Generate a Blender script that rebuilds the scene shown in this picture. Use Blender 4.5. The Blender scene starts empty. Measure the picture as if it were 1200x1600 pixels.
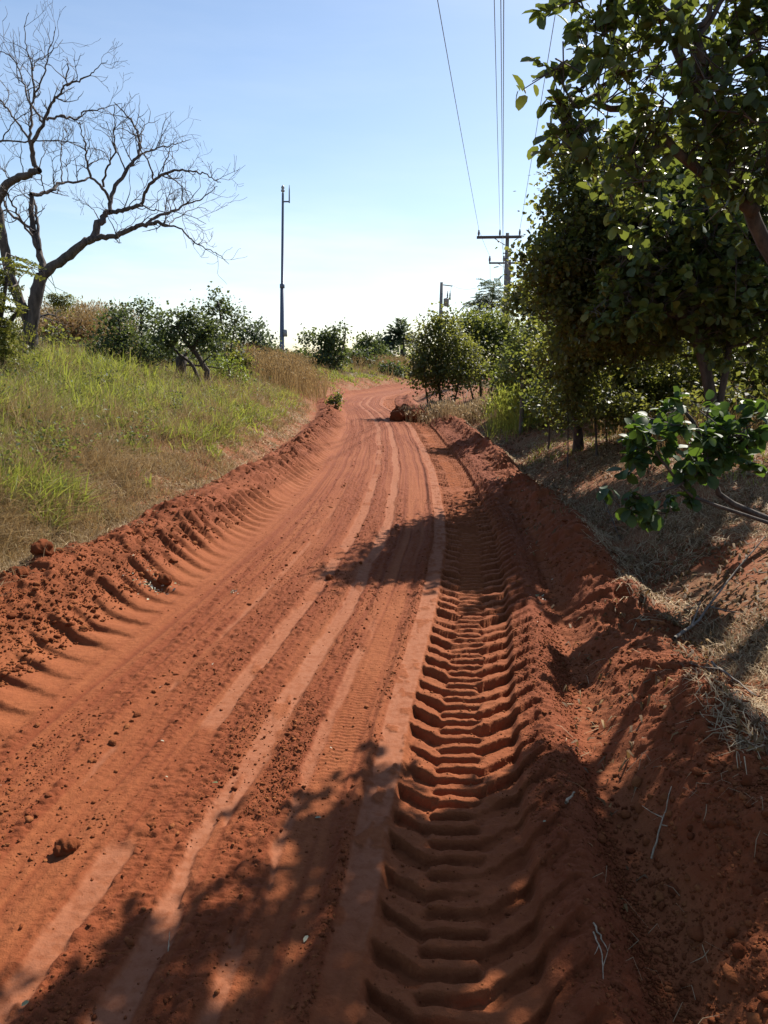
import bpy, math, random
import numpy as np
from mathutils import Matrix, Vector

scene = bpy.context.scene
# ---------------------------------------------------------------- camera
PITCH, ROLL, EYE, FOC = 11.06, 1.1, 1.60, 1202.0      # FOC: focal length in photo pixels (1200x1600)
cam_data = bpy.data.cameras.new('camera')
cam = bpy.data.objects.new('camera', cam_data)
scene.collection.objects.link(cam)
cam_data.sensor_fit = 'VERTICAL'
cam_data.angle = 2 * math.atan(800 / FOC)
cam_data.clip_start = 0.05
cam_data.clip_end = 5000
CM = (Matrix.Rotation(math.radians(90 - PITCH), 4, 'X') @ Matrix.Rotation(math.radians(ROLL), 4, 'Z'))
cam.matrix_world = Matrix.Translation((0, 0, EYE)) @ CM
scene.camera = cam
scene.render.resolution_x, scene.render.resolution_y = 768, 1024

# ---------------------------------------------------------------- sky and sun
SUN_AZ, SUN_EL = 32.0, 44.0        # azimuth clockwise from +Y (ahead), elevation
world = bpy.data.worlds.new('World')
scene.world = world
world.use_nodes = True
wn, wl = world.node_tree.nodes, world.node_tree.links
wn.clear()
wout = wn.new('ShaderNodeOutputWorld')
wbg = wn.new('ShaderNodeBackground')
sky = wn.new('ShaderNodeTexSky')
sky.sky_type = 'NISHITA'
sky.sun_disc = False
sky.sun_elevation = math.radians(SUN_EL)
sky.sun_rotation = math.radians(SUN_AZ)
sky.altitude = 300
sky.air_density = 1.0
sky.dust_density = 0.6
sky.ozone_density = 1.3
wbg.inputs['Strength'].default_value = 0.084
tc = wn.new('ShaderNodeTexCoord'); mp = wn.new('ShaderNodeMapping'); mp.inputs['Scale'].default_value = (1.2, 1.2, 7.0); mp.inputs['Location'].default_value = (0.3, 0.9, 0.0)
wl.new(tc.outputs['Generated'], mp.inputs['Vector'])
cn = wn.new('ShaderNodeTexNoise'); cn.inputs['Scale'].default_value = 2.2; cn.inputs['Detail'].default_value = 7; cn.inputs['Roughness'].default_value = 0.55; wl.new(mp.outputs[0], cn.inputs['Vector'])
cr_ = wn.new('ShaderNodeValToRGB'); cr_.color_ramp.elements[0].position = 0.48; cr_.color_ramp.elements[1].position = 0.70; wl.new(cn.outputs[0], cr_.inputs[0])
sp = wn.new('ShaderNodeSeparateXYZ'); wl.new(tc.outputs['Generated'], sp.inputs[0])
mr = wn.new('ShaderNodeMapRange'); mr.inputs[1].default_value = 0.02; mr.inputs[2].default_value = 0.20; mr.inputs[3].default_value = 0.75; mr.inputs[4].default_value = 0.06; wl.new(sp.outputs['Z'], mr.inputs[0])
cm = wn.new('ShaderNodeMath'); cm.operation = 'MULTIPLY'; wl.new(cr_.outputs[0], cm.inputs[0]); wl.new(mr.outputs[0], cm.inputs[1])
cx = wn.new('ShaderNodeMix'); cx.data_type = 'RGBA'; wl.new(cm.outputs[0], cx.inputs[0]); wl.new(sky.outputs[0], cx.inputs[6]); cx.inputs[7].default_value = (8.0, 8.3, 8.8, 1)
wl.new(cx.outputs[2], wbg.inputs['Color'])
wl.new(wbg.outputs[0], wout.inputs['Surface'])
sl = bpy.data.lights.new('sun', 'SUN')
sl.energy = 5.0
sl.angle = math.radians(0.53)
sl.color = (1.0, 0.93, 0.83)
so = bpy.data.objects.new('sun', sl)
scene.collection.objects.link(so)
sd = Vector((math.sin(math.radians(SUN_AZ)) * math.cos(math.radians(SUN_EL)),
             math.cos(math.radians(SUN_AZ)) * math.cos(math.radians(SUN_EL)),
             math.sin(math.radians(SUN_EL))))
so.rotation_euler = sd.to_track_quat('Z', 'Y').to_euler()
scene.view_settings.view_transform = 'Standard'
scene.view_settings.look = 'None'
scene.view_settings.exposure = 0.9
scene.view_settings.gamma = 1.0
scene.cycles.max_bounces = 6
scene.cycles.transparent_max_bounces = 4
scene.cycles.sample_clamp_indirect = 4.0

# ---------------------------------------------------------------- pixel -> world
_R = np.array(CM.to_3x3())
def ray(px, py):
    d = _R @ np.array([(px - 600) / FOC, (800 - py) / FOC, -1.0])
    return d
def at(px, py, Y):
    """point seen at photo pixel (px,py) whose forward distance is Y"""
    d = ray(px, py); t = Y / d[1]
    return np.array([0, 0, EYE]) + d * t
def atz(px, py, z):
    d = ray(px, py); t = (z - EYE) / d[2]
    return np.array([0, 0, EYE]) + d * t

# ---------------------------------------------------------------- noise
def _hash(xi, yi, seed):
    h = (xi.astype(np.int64) * 374761393 + yi.astype(np.int64) * 668265263 + seed * 1274126177) & 0xFFFFFFFF
    h = ((h ^ (h >> 13)) * 1103515245) & 0xFFFFFFFF
    h = ((h ^ (h >> 16)) * 2654435761) & 0xFFFFFFFF
    return ((h ^ (h >> 15)) & 0xFFFFFF) / float(0xFFFFFF)
def vn(x, y, seed=0):
    xf, yf = np.floor(x), np.floor(y)
    fx, fy = x - xf, y - yf
    fx = fx * fx * fx * (fx * (fx * 6 - 15) + 10); fy = fy * fy * fy * (fy * (fy * 6 - 15) + 10)
    a, b = _hash(xf, yf, seed), _hash(xf + 1, yf, seed)
    c, d = _hash(xf, yf + 1, seed), _hash(xf + 1, yf + 1, seed)
    return (a + (b - a) * fx) * (1 - fy) + (c + (d - c) * fx) * fy      # 0..1
def fbm(x, y, seed=0, oct=4, gain=0.5):
    s, a, t = 0.0, 1.0, 0.0
    ca, sa = 0.8, 0.6
    for k in range(oct):
        s = s + a * (vn(x, y, seed + k * 17) * 2 - 1); t += a
        x, y = (x * ca - y * sa) * 2.03 + 5.3, (x * sa + y * ca) * 2.03 + 1.7
        a *= gain
    return s / t
def sstep(a, b, x):
    t = np.clip((x - a) / (b - a), 0, 1)
    return t * t * (3 - 2 * t)
def band(u, a, b, s=0.02):
    return sstep(a - s, a + s, u) * (1 - sstep(b - s, b + s, u))
def crumbs(x, y, cell, seed, dens=0.6, flat=0.7):
    """domes of loose clods, one candidate per cell"""
    X, Y = x / cell, y / cell
    xi, yi = np.floor(X), np.floor(Y)
    out = np.zeros_like(X)
    for dx in (-1, 0, 1):
        for dy in (-1, 0, 1):
            cx, cy = xi + dx, yi + dy
            r = _hash(cx, cy, seed + 2)
            jx, jy = cx + 0.2 + 0.6 * _hash(cx, cy, seed), cy + 0.2 + 0.6 * _hash(cx, cy, seed + 1)
            rad = (0.25 + 0.45 * _hash(cx, cy, seed + 3) ** 2) * (r < dens)
            d2 = (X - jx) ** 2 + ((Y - jy) * (0.7 + 0.6 * r)) ** 2
            out = np.maximum(out, np.sqrt(np.maximum(rad * rad - d2, 0)))
    return out * cell * flat

# ---------------------------------------------------------------- road line
_ct = [(700,1560),(700,1400),(712,1200),(722,1100),(738,950),(738,880),(727,800),(703,740),(682,700),(660,670),(633,648),(606,634)]
_cp = np.array([atz(px, py, -0.03) for px, py in _ct])
_cy = np.concatenate([[-20, 0.0], _cp[:, 1], [36, 44, 55, 70, 120]])
_cx = np.concatenate([[-1.9, -0.05], _cp[:, 0], [0.2, 2.4, 7.5, 18, 60]])
_yy = np.linspace(-20, 120, 1401)
_cc = np.interp(_yy, _cy, _cx)
_k = np.exp(-np.linspace(-2, 2, 41) ** 2); _k /= _k.sum()
_pad = np.concatenate([np.full(20, _cc[0]), _cc, np.full(20, _cc[-1])])
_cc = np.convolve(_pad, _k, 'valid')
def cline(y): return np.interp(y, _yy, _cc)

def base_h(x, y):
    """terrain without the small relief of the road bed"""
    u = x - cline(y)
    el = np.maximum(-u - 2.75, 0); er = np.maximum(u - 1.15, 0)
    fl = 2.3 - 0.9 * sstep(25, 60, y) - 0.5 * sstep(60, 200, y)
    zl = sstep(0, 0.8, el) * 0.10 + fl * (1 - np.exp(-el / 6.0))
    zr = sstep(0, 0.8, er) * 0.10 + (1.15 - 0.4 * sstep(25, 60, y)) * (1 - np.exp(-er / 3.0))
    z = zl + zr
    z = z + 0.10 * fbm(x * 0.35, y * 0.35, 91, 3) * sstep(0, 2, np.maximum(el, er))
    far = sstep(34, 60, y)
    z = z + far * 0.35
    return z

def road_fields(x, y):
    u = x - cline(y)
    wob = 0.03 * fbm(x * 0 + 3.1, y * 0.55, 7, 3)
    uw = u + wob
    n1 = fbm(x * 1.3, y * 1.3, 11, 4)
    n2 = fbm(x * 6, y * 4, 12, 4)
    z = base_h(x, y)
    # berms: left and right windrow
    lc = -2.75 + 0.30 * sstep(4, 14, y) - 0.22 * (1 - sstep(2, 5, y)) + 0.10 * fbm(y * 0.5, y * 0, 21, 3)
    rc = 1.02 - 0.24 * sstep(3, 11, y) + 0.06 * (1 - sstep(1.5, 3.4, y)) + 0.13 * fbm(y * 0.7, y * 0, 22, 3)
    lh = 0.25 + 0.07 * fbm(y * 0.8, y * 0, 23, 3) ; rh = 0.22 + 0.14 * fbm(y * 0.75, y * 0 + 4, 24, 3)
    farb = 1 - 0.45 * sstep(16, 30, y)
    dl = u - lc
    bl = np.where(dl > 0, 1 - sstep(0.0, 0.62, dl), 1 - sstep(0.0, 0.5, -dl))
    dr = u - rc
    slope = np.where(dr < 0, 1 - sstep(0.0, 0.52, -dr), 1 - sstep(0.0, 0.45, dr))
    z = z + bl * lh * farb + slope * rh * farb
    bm = np.maximum(bl, slope)
    z = z + bm * (0.05 * n1 + 0.035 * n2 + 0.018 * fbm(x * 13, y * 10, 151, 4))
    # drag marks running down the inner face of the right berm
    dm = np.clip(1 - np.abs(u - (rc - 0.3)) / 0.28, 0, 1)
    z = z + dm * 0.022 * fbm((u * 0.9 + y * 1.0) * 9, (u - y) * 1.2, 26, 3)
    # gully right of the tread, windrow of crumbs between
    wr = np.exp(-((uw - 0.40) / 0.11) ** 2)
    z = z + wr * (0.045 + 0.02 * n1) * (1 - 0.6 * sstep(10, 20, y))
    z = z - 0.06 * band(uw, 0.5, 0.72, 0.10)
    # ---------------- main tread
    t = uw / 0.235
    inn = band(uw, -0.225, 0.26, 0.012)
    z = z - 0.035 * band(uw, -0.225, 0.25, 0.02)
    at_ = np.abs(t)
    g = 0.115 * np.clip(at_ - 0.38, 0, 1.2) / 0.62
    jit = 0.016 * fbm(x * 7, y * 5, 31, 3) + 0.02 * fbm(x * 1.1, y * 0.9, 32, 2)
    edge_n = fbm(x * 14, y * 14, 36, 3)
    def lug(ph, width):
        p = (y - g + jit) / 0.165 + ph
        k = np.floor(p); p = p - k
        w = 0.55 + 0.6 * _hash(k, k * 0 + 5, 77)
        return w * sstep(0.0, 0.08, p + 0.10 * edge_n) * (1 - 0.95 * sstep(0.50, 0.80, p + 0.12 * edge_n)) * (1 - 0.25 * p)
    LL = lug(0.0, 1); RR = lug(0.5, 1)
    def lug2(ph):
        p = (y - g + jit) / 0.0825 + ph; p = p - np.floor(p)
        return sstep(0.0, 0.14, p) * (1 - 0.92 * sstep(0.45, 0.85, p))
    MM = lug2(0.0)
    wl_ = 1 - sstep(-0.46, -0.28, t + 0.1 * edge_n); wrr = sstep(0.28, 0.46, t + 0.1 * edge_n)
    tread = LL * wl_ + RR * wrr * (1 - 0.35 * sstep(0.7, 1.2, t)) + MM * 0.75 * (1 - wl_) * (1 - wrr)
    blot = sstep(0.30, 0.5, fbm(x * 2.2, y * 1.6, 33, 3))       # places where the print has crumbled
    z = z + inn * ((tread * 0.050 - 0.025) * (1 - 0.7 * blot) + 0.009 * fbm(x * 18, y * 18, 37, 5))
    # soft continuation up the right flank
    flank = band(uw, 0.235, 0.38, 0.03)
    z = z + flank * (RR * 0.030 - 0.01)
    # second, fainter tread in the gully (further on)
    sec = band(uw, 0.50, 0.78, 0.03) * sstep(5.0, 6.5, y) * (1 - sstep(11, 15, y))
    p2 = (y + 0.5 * (uw - 0.5)) / 0.22; p2 = p2 - np.floor(p2)
    z = z + sec * 0.028 * sstep(0, 0.15, p2) * (1 - sstep(0.5, 1, p2))
    # ---------------- left tread on the berm flank
    ul = u + 2.12 + 0.05 * fbm(y * 0.5, y * 0 + 9, 34, 2)
    lt = band(ul, -0.28, 0.16, 0.04)
    p3 = (y + 0.45 * (ul) + 0.03 * n2) / 0.205
    k3 = np.floor(p3); p3 = p3 - k3
    a3 = 0.7 + 0.6 * _hash(k3, k3 * 0 + 2, 78)
    tap = np.clip((0.20 - ul) / 0.50, 0, 1) ** 0.8                  # prints are deepest on the bank side and fade to the road
    keep3 = 1 - 0.55 * sstep(0.1, 0.6, fbm(x * 1.7, y * 1.1, 35, 3))
    z = z + band(ul, -0.24 - 0.12 * _hash(k3, k3 * 0 + 8, 79), 0.20, 0.06) * keep3 * tap * (0.056 * a3 * sstep(0, 0.16, p3) * (1 - sstep(0.30, 1.0, p3)) - 0.010)
    # ---------------- road surface bands
    s1 = band(uw, -0.345, -0.235, 0.006)                            # pale strip beside the tread
    e1 = fbm(x * 14, y * 9, 41, 3)
    s1 = s1 * (1 - sstep(0.18, 0.34, fbm(x * 17, y * 11, 42, 3)) * 0.95)
    s1 = s1 * sstep(1.6, 2.3, y)
    ew = 0.016 * e1 + 0.02 * fbm(y * 1.7, y * 0 + 2, 144, 2)
    sA = band(uw + ew, -0.872, -0.775, 0.008)
    sB = band(uw + 0.012 * e1, -0.625, -0.57, 0.008) * (1 - sstep(4.1, 4.9, y)) + band(uw + .01 * e1, -0.62, -0.585, .006) * sstep(8, 9, y) * 0
    gC = fbm(x * 1.2 + 7, y * 1.1, 44, 3)
    sC = band(uw + 0.012 * e1, -1.155, -1.06, 0.006) * np.maximum(sstep(-0.20, 0.0, gC), sstep(4.5, 6, y) * sstep(-0.45, -0.35, gC))
    sD = band(uw + 0.01 * e1, -1.46, -1.425, 0.008) * sstep(-0.15, 0.05, fbm(x * 0 + 2, y * 1.3, 45, 3)) * (1 - sstep(8, 10, y))
    brk = fbm(x * 11, y * 2.6, 141, 4) - 0.25 * sstep(3.5, 6, y)
    sA = sA * (1 - sstep(0.30, 0.42, brk) * 0.9); sB = sB * (1 - sstep(0.10, 0.3, brk)); sC = sC * (1 - sstep(0.12, 0.3, brk)); sD = sD * (1 - sstep(0.0, 0.2, brk))
    pale = np.clip(s1 * 0.9 + sA * (0.75 + 0.25 * sstep(-.3, .3, fbm(x * 3, y * 1.0, 142, 3))) + sB * 0.7 + sC * 0.75 + sD * 0.6, 0, 1)
    rough = (band(uw, -0.765, -0.625, 0.02) + band(uw, -1.05, -0.88, 0.03) * 0.9 + band(uw, -1.42, -1.17, 0.03) * 0.9
             + band(uw, -1.78, -1.50, 0.05) * 0.7 + band(uw, -0.40, -0.345, 0.012) * 0.8)
    patch = sstep(-0.25, 0.35, fbm(x * 1.1, y * 0.45, 46, 4))
    rough = np.clip(rough * (0.25 + 0.75 * patch), 0, 1)
    row = band(uw + .02 * e1, -1.52, -1.46, .012) + band(uw + .02 * e1, -1.055, -1.03, .01) + band(uw + .02 * e1, -0.755, -0.735, .008)
    row = row * sstep(-0.1, 0.3, fbm(x * 3, y * 1.2, 47, 3))
    wrow = band(uw, 0.28, 0.56, 0.05)
    drive = band(uw, -1.95, -0.345, 0.06)
    streak = sstep(-0.05, 0.35, fbm(uw * 8, y * 0.5, 56, 4)) * drive
    ln = vn(uw * 34, y * 0.16, 57); lines = sstep(0.62, 0.80, ln) * drive * (1 - pale)
    ln2 = sstep(0.6, 0.8, vn(uw * 75, y * 0.3, 58)) * drive * (1 - pale)
    tick = band(uw, -0.56, -0.42, 0.01) + band(uw, -1.74, -1.52, 0.02)
    pt = (y + 0.35 * np.abs(np.mod(uw, 0.07) - 0.035)) / 0.028; pt = np.abs(pt - np.floor(pt) - 0.5) * 2
    tick = tick * sstep(0.3, 0.8, pt) * sstep(-0.2, 0.1, fbm(x * 0.9, y * 0.5, 59, 2)) * (y < 9)
    rough = np.clip(rough + 0.8 * streak * (1 - pale), 0, 1)
    bermr = sstep(0.15, 0.6, bm)
    smooth_in = band(u, -2.05, -1.75, 0.08)
    onroad = band(uw, -2.1, 0.6, 0.15)
    z = z + onroad * (0.010 * n1 + 0.0055 * fbm(uw * 22, y * 0.5, 48, 3) + 0.0022 * fbm(x * 45, y * 45, 49, 3) * (y < 9) + 0.003 * fbm(x * 18, y * 12, 50, 3)) * (1 - 0.75 * pale) * (1 - 0.6 * inn)
    z = z - pale * 0.008 - 0.005 * lines - 0.0025 * ln2 - 0.004 * tick + pale * 0.0012 * fbm(uw * 50, y * 3, 60, 3)
    z = z + 0.012 * np.exp(-((uw + 0.375) / 0.02) ** 2) * (1 + n2) + 0.006 * rough
    # loose clods
    m = np.clip(rough + row + wrow + bermr * (1 - 0.6 * lt), 0, 1)
    idx = np.where((m > 0.04) & (y < 26))
    xs, ys, ms = x[idx], y[idx], m[idx]
    px_ = ys / 769.0
    c1 = crumbs(xs, ys, 0.016, 51, 0.8) * (ys < 8); c2 = crumbs(xs, ys, 0.034, 61, 0.45); c3 = crumbs(xs, ys, 0.07, 71, 0.28, 0.6)
    big = np.clip(row[idx] + wrow[idx] * 0.55 + bermr[idx] * sstep(-0.2, 0.3, n1[idx]), 0, 1)
    z[idx] = z[idx] + ms * np.maximum(np.maximum(c1, c2 * np.clip(ms * 1.2, 0, 1)), c3 * big)
    rg = 1 - np.abs(fbm(x * 3.1, y * 2.6, 53, 4)) * 2.6
    z = z + bm * (0.008 * fbm(x * 22, y * 16, 52, 4) + 0.045 * sstep(0.35, 0.75, rg) * sstep(-0.1, 0.3, fbm(x * 1.5, y * 1.2, 54, 3)) - 0.03 * sstep(0.25, 0.36, fbm(x * 6.5, y * 5, 55, 3)))
    hump = np.exp(-((y - 20.5) / 1.1) ** 2) * 0.06 * band(u, -2.2, 0.7, 0.2)
    z = z + hump
    straw = np.clip(sstep(0.05, 0.45, u - rc) + sstep(0.15, 0.6, lc - u), 0, 1)
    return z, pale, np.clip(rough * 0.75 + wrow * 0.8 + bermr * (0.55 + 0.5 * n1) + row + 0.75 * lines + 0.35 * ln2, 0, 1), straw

# ---------------------------------------------------------------- helpers
COL = scene.collection
def mesh_np(name, V, F4, mats, F3=None, midx=None, smooth=False):
    me = bpy.data.meshes.new(name)
    V = np.asarray(V, np.float32)
    F4 = np.asarray(F4, np.int32).reshape(-1, 4)
    F3 = np.zeros((0, 3), np.int32) if F3 is None else np.asarray(F3, np.int32).reshape(-1, 3)
    nl = F4.size + F3.size; nf = len(F4) + len(F3)
    me.vertices.add(len(V)); me.vertices.foreach_set('co', V.ravel())
    me.loops.add(nl); me.loops.foreach_set('vertex_index', np.concatenate([F4.ravel(), F3.ravel()]))
    me.polygons.add(nf)
    st = np.concatenate([np.arange(len(F4)) * 4, F4.size + np.arange(len(F3)) * 3]).astype(np.int32)
    me.polygons.foreach_set('loop_start', st)
    if midx is not None: me.polygons.foreach_set('material_index', np.asarray(midx, np.int32))
    if smooth: me.polygons.foreach_set('use_smooth', np.ones(nf, bool))
    me.update(calc_edges=True)
    for m in (mats if isinstance(mats, (list, tuple)) else [mats]): me.materials.append(m)
    return me
def link(name, me, parent=None):
    o = bpy.data.objects.new(name, me); COL.objects.link(o)
    if parent is not None: o.parent = parent
    return o
def tag(o, label=None, cat=None, group=None, kind=None):
    if label: o['label'] = label
    if cat: o['category'] = cat
    if group: o['group'] = group
    if kind: o['kind'] = kind
    return o
def add_attr(me, name, arr):
    a = me.attributes.new(name, 'FLOAT', 'POINT'); a.data.foreach_set('value', np.asarray(arr, np.float32).ravel())

# ---------------------------------------------------------------- materials
def new_mat(name):
    m = bpy.data.materials.new(name); m.use_nodes = True
    n, l = m.node_tree.nodes, m.node_tree.links
    n.clear(); out = n.new('ShaderNodeOutputMaterial')
    return m, n, l, out
def ramp(n, stops):
    r = n.new('ShaderNodeValToRGB'); e = r.color_ramp.elements
    while len(e) > 1: e.remove(e[-1])
    e[0].position = stops[0][0]; e[0].color = (*stops[0][1], 1)
    for p, c in stops[1:]:
        k = e.new(p); k.color = (*c, 1)
    return r
def noise(n, l, vec, scale, detail=4, rough=0.55):
    t = n.new('ShaderNodeTexNoise'); t.inputs['Scale'].default_value = scale
    t.inputs['Detail'].default_value = detail; t.inputs['Roughness'].default_value = rough
    l.new(vec, t.inputs['Vector']); return t
def mixc(n, l, fac, a, b):
    m = n.new('ShaderNodeMix'); m.data_type = 'RGBA'
    if isinstance(fac, (int, float)): m.inputs[0].default_value = fac
    else: l.new(fac, m.inputs[0])
    for s, v in ((6, a), (7, b)):
        if isinstance(v, tuple): m.inputs[s].default_value = (*v, 1)
        else: l.new(v, m.inputs[s])
    return m.outputs[2]

def soil_material(name, attrs=True):
    m, n, l, out = new_mat(name)
    geo = n.new('ShaderNodeNewGeometry'); P = geo.outputs['Position']
    na = noise(n, l, P, 1.6, 5); nb = noise(n, l, P, 28, 5, 0.65); nc = noise(n, l, P, 160, 3, 0.7)
    r = ramp(n, [(0.25, (0.1801, 0.0477, 0.0150)), (0.5, (0.2160, 0.0648, 0.0217)), (0.75, (0.2520, 0.0854, 0.0315))])
    l.new(na.outputs[0], r.inputs[0])
    r2 = ramp(n, [(0.30, (0.1442, 0.0342, 0.0109)), (0.7, (0.2641, 0.0804, 0.0285))]); l.new(nb.outputs[0], r2.inputs[0])
    c = mixc(n, l, 0.45, r.outputs[0], r2.outputs[0])
    if attrs:
        def A(nm):
            a = n.new('ShaderNodeAttribute'); a.attribute_name = nm; return a.outputs['Fac']
        def scaled(sock, k):
            mm = n.new('ShaderNodeMath'); mm.operation = 'MULTIPLY'; l.new(sock, mm.inputs[0]); mm.inputs[1].default_value = k; return mm.outputs[0]
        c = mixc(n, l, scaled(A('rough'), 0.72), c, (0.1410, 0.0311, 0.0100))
        pr = ramp(n, [(0.38, (0.45, 0.45, 0.45)), (0.56, (1, 1, 1))]); l.new(nb.outputs[0], pr.inputs[0])
        pm = n.new('ShaderNodeMath'); pm.operation = 'MULTIPLY'; l.new(scaled(A('pale'), 0.80), pm.inputs[0]); l.new(pr.outputs[0], pm.inputs[1])
        c = mixc(n, l, pm.outputs[0], c, (0.2641, 0.1063, 0.0566))
        rs = ramp(n, [(0.35, (0.1200, 0.0492, 0.0209)), (0.65, (0.2520, 0.1347, 0.0629))]); l.new(nb.outputs[0], rs.inputs[0])
        st = A('straw'); mth = n.new('ShaderNodeMath'); mth.operation = 'MULTIPLY'; l.new(st, mth.inputs[0])
        rr = ramp(n, [(0.40, (0, 0, 0)), (0.58, (1, 1, 1))]); l.new(na.outputs[0], rr.inputs[0]); l.new(rr.outputs[0], mth.inputs[1])
        c = mixc(n, l, scaled(mth.outputs[0], 0.75), c, rs.outputs[0])
    else:
        g = noise(n, l, P, 0.35, 4)
        rs = ramp(n, [(0.3, (0.0600, 0.0441, 0.0126)), (0.5, (0.0960, 0.0622, 0.0209)), (0.7, (0.1560, 0.0725, 0.0293))]); l.new(g.outputs[0], rs.inputs[0])
        c = rs.outputs[0]
    p = n.new('ShaderNodeBsdfPrincipled'); l.new(c, p.inputs['Base Color'])
    p.inputs['Roughness'].default_value = 0.9; p.inputs['Specular IOR Level'].default_value = 0.15
    b1 = n.new('ShaderNodeBump'); b1.inputs['Distance'].default_value = 0.009; b1.inputs['Strength'].default_value = 0.8
    l.new(nb.outputs[0], b1.inputs['Height'])
    b2 = n.new('ShaderNodeBump'); b2.inputs['Distance'].default_value = 0.0028; b2.inputs['Strength'].default_value = 0.8
    l.new(nc.outputs[0], b2.inputs['Height']); l.new(b1.outputs[0], b2.inputs['Normal'])
    if attrs:
        ms = n.new('ShaderNodeMath'); ms.operation = 'SUBTRACT'; ms.inputs[0].default_value = 0.95
        l.new(scaled(A('pale'), 0.55), ms.inputs[1]); l.new(ms.outputs[0], b1.inputs['Strength']); l.new(ms.outputs[0], b2.inputs['Strength'])
    l.new(b2.outputs[0], p.inputs['Normal']); l.new(p.outputs[0], out.inputs[0])
    return m

# ---------------------------------------------------------------- ground
def grid_mesh(name, U, Yv, zf, mat, along=True):
    uu, yy = np.meshgrid(U, Yv)
    xx = uu + (cline(yy) if along else 0)
    res = zf(xx, yy)
    z = res[0] if isinstance(res, tuple) else res
    V = np.stack([xx, yy, z], -1).reshape(-1, 3)
    ny, nx = uu.shape
    i = (np.arange(ny - 1)[:, None] * nx + np.arange(nx - 1)[None, :]).ravel()
    F = np.stack([i, i + 1, i + nx + 1, i + nx], -1)
    me = mesh_np(name, V, F, mat, smooth=True)
    return me, res
M_road = soil_material('red_soil'); M_ground = soil_material('field_soil', False)
def steps(a, b, f):
    v = [a]
    while v[-1] < b: v.append(v[-1] + f(v[-1]))
    return np.array(v)
QUAL = 1.0
Yv = steps(-0.6, 62, lambda y: (0.03 if y < 1.2 else min(max(y * y / 1231 * 0.6, 0.0045), 0.03 if y < 20 else 0.03 + (y - 20) * 0.006)) * QUAL)
U = steps(-4.4, 3.6, lambda u: (0.0055 if -0.5 < u < 0.7 else 0.008 if -1.8 < u < 1.3 else 0.012 if -3.2 < u < 1.8 else 0.03) * QUAL)
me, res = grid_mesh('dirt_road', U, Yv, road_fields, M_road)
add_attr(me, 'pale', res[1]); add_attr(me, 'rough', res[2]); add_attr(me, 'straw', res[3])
road = link('dirt_road', me); tag(road, kind='structure')
def ground_h(x, y):
    z = base_h(x, y); u = x - cline(y)
    inside = band(u, -4.1, 3.3, 0.15) * band(y, -0.3, 61, 0.25)
    edge = band(u, -5.0, 4.2, 0.4) * (1 - inside) * 0.02
    return z - inside * 0.7 - edge
gx = np.concatenate([-np.geomspace(900, 6, 60), np.arange(-5.9, 5.0, 0.1), np.geomspace(5.1, 900, 60)])
gy = np.concatenate([-np.geomspace(60, 1, 14), np.arange(-0.9, 66, 0.25), np.geomspace(66.5, 1500, 50)])
me, _ = grid_mesh('ground', gx, gy, ground_h, M_ground, along=True)
tag(link('ground', me), kind='structure')
# exact height lookup of the detailed sheet
_Z = res[0]
def hz(x, y):
    """ground height at arrays x, y"""
    x, y = np.atleast_1d(np.asarray(x, float)), np.atleast_1d(np.asarray(y, float))
    z = base_h(x, y); u = x - cline(y)
    m = (u > U[0]) & (u < U[-1]) & (y > Yv[0]) & (y < Yv[-1])
    if m.any():
        i = np.clip(np.searchsorted(Yv, y[m]) - 1, 0, len(Yv) - 2); j = np.clip(np.searchsorted(U, u[m]) - 1, 0, len(U) - 2)
        z[m] = _Z[i, j]
    return z
def hz1(x, y): return float(hz(x, y)[0])

# ---------------------------------------------------------------- plant materials
def leaf_material(name, stops, trans=(0.30, 0.36, 0.04), tf=0.35, rough=0.42, spec=0.5, scale=1.2):
    m, n, l, out = new_mat(name)
    geo = n.new('ShaderNodeNewGeometry')
    nz = noise(n, l, geo.outputs['Position'], scale, 2)
    ad = n.new('ShaderNodeMath'); ad.operation = 'MULTIPLY_ADD'; ad.inputs[1].default_value = 0.7
    l.new(geo.outputs['Random Per Island'], ad.inputs[0])
    sc = n.new('ShaderNodeMath'); sc.operation = 'MULTIPLY'; sc.inputs[1].default_value = 0.3
    l.new(nz.outputs[0], sc.inputs[0]); l.new(sc.outputs[0], ad.inputs[2])
    r = ramp(n, stops); l.new(ad.outputs[0], r.inputs[0])
    p = n.new('ShaderNodeBsdfPrincipled'); l.new(r.outputs[0], p.inputs['Base Color'])
    p.inputs['Roughness'].default_value = rough; p.inputs['Specular IOR Level'].default_value = spec
    t = n.new('ShaderNodeBsdfTranslucent')
    tc = mixc(n, l, 0.55, r.outputs[0], trans); l.new(tc, t.inputs['Color'])
    mx = n.new('ShaderNodeMixShader'); mx.inputs[0].default_value = tf
    l.new(p.outputs[0], mx.inputs[1]); l.new(t.outputs[0], mx.inputs[2]); l.new(mx.outputs[0], out.inputs[0])
    return m
def bark_material(name, a, b, scale=14):
    m, n, l, out = new_mat(name)
    geo = n.new('ShaderNodeNewGeometry')
    mp = n.new('ShaderNodeMapping'); mp.inputs['Scale'].default_value = (1, 1, 0.25); l.new(geo.outputs['Position'], mp.inputs['Vector'])
    t = noise(n, l, mp.outputs[0], scale, 5, 0.65); r = ramp(n, [(0.35, a), (0.65, b)]); l.new(t.outputs[0], r.inputs[0])
    p = n.new('ShaderNodeBsdfPrincipled'); l.new(r.outputs[0], p.inputs['Base Color']); p.inputs['Roughness'].default_value = 0.9
    bp = n.new('ShaderNodeBump'); bp.inputs['Distance'].default_value = 0.02; bp.inputs['Strength'].default_value = 0.8
    l.new(t.outputs[0], bp.inputs['Height']); l.new(bp.outputs[0], p.inputs['Normal']); l.new(p.outputs[0], out.inputs[0])
    return m
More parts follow.
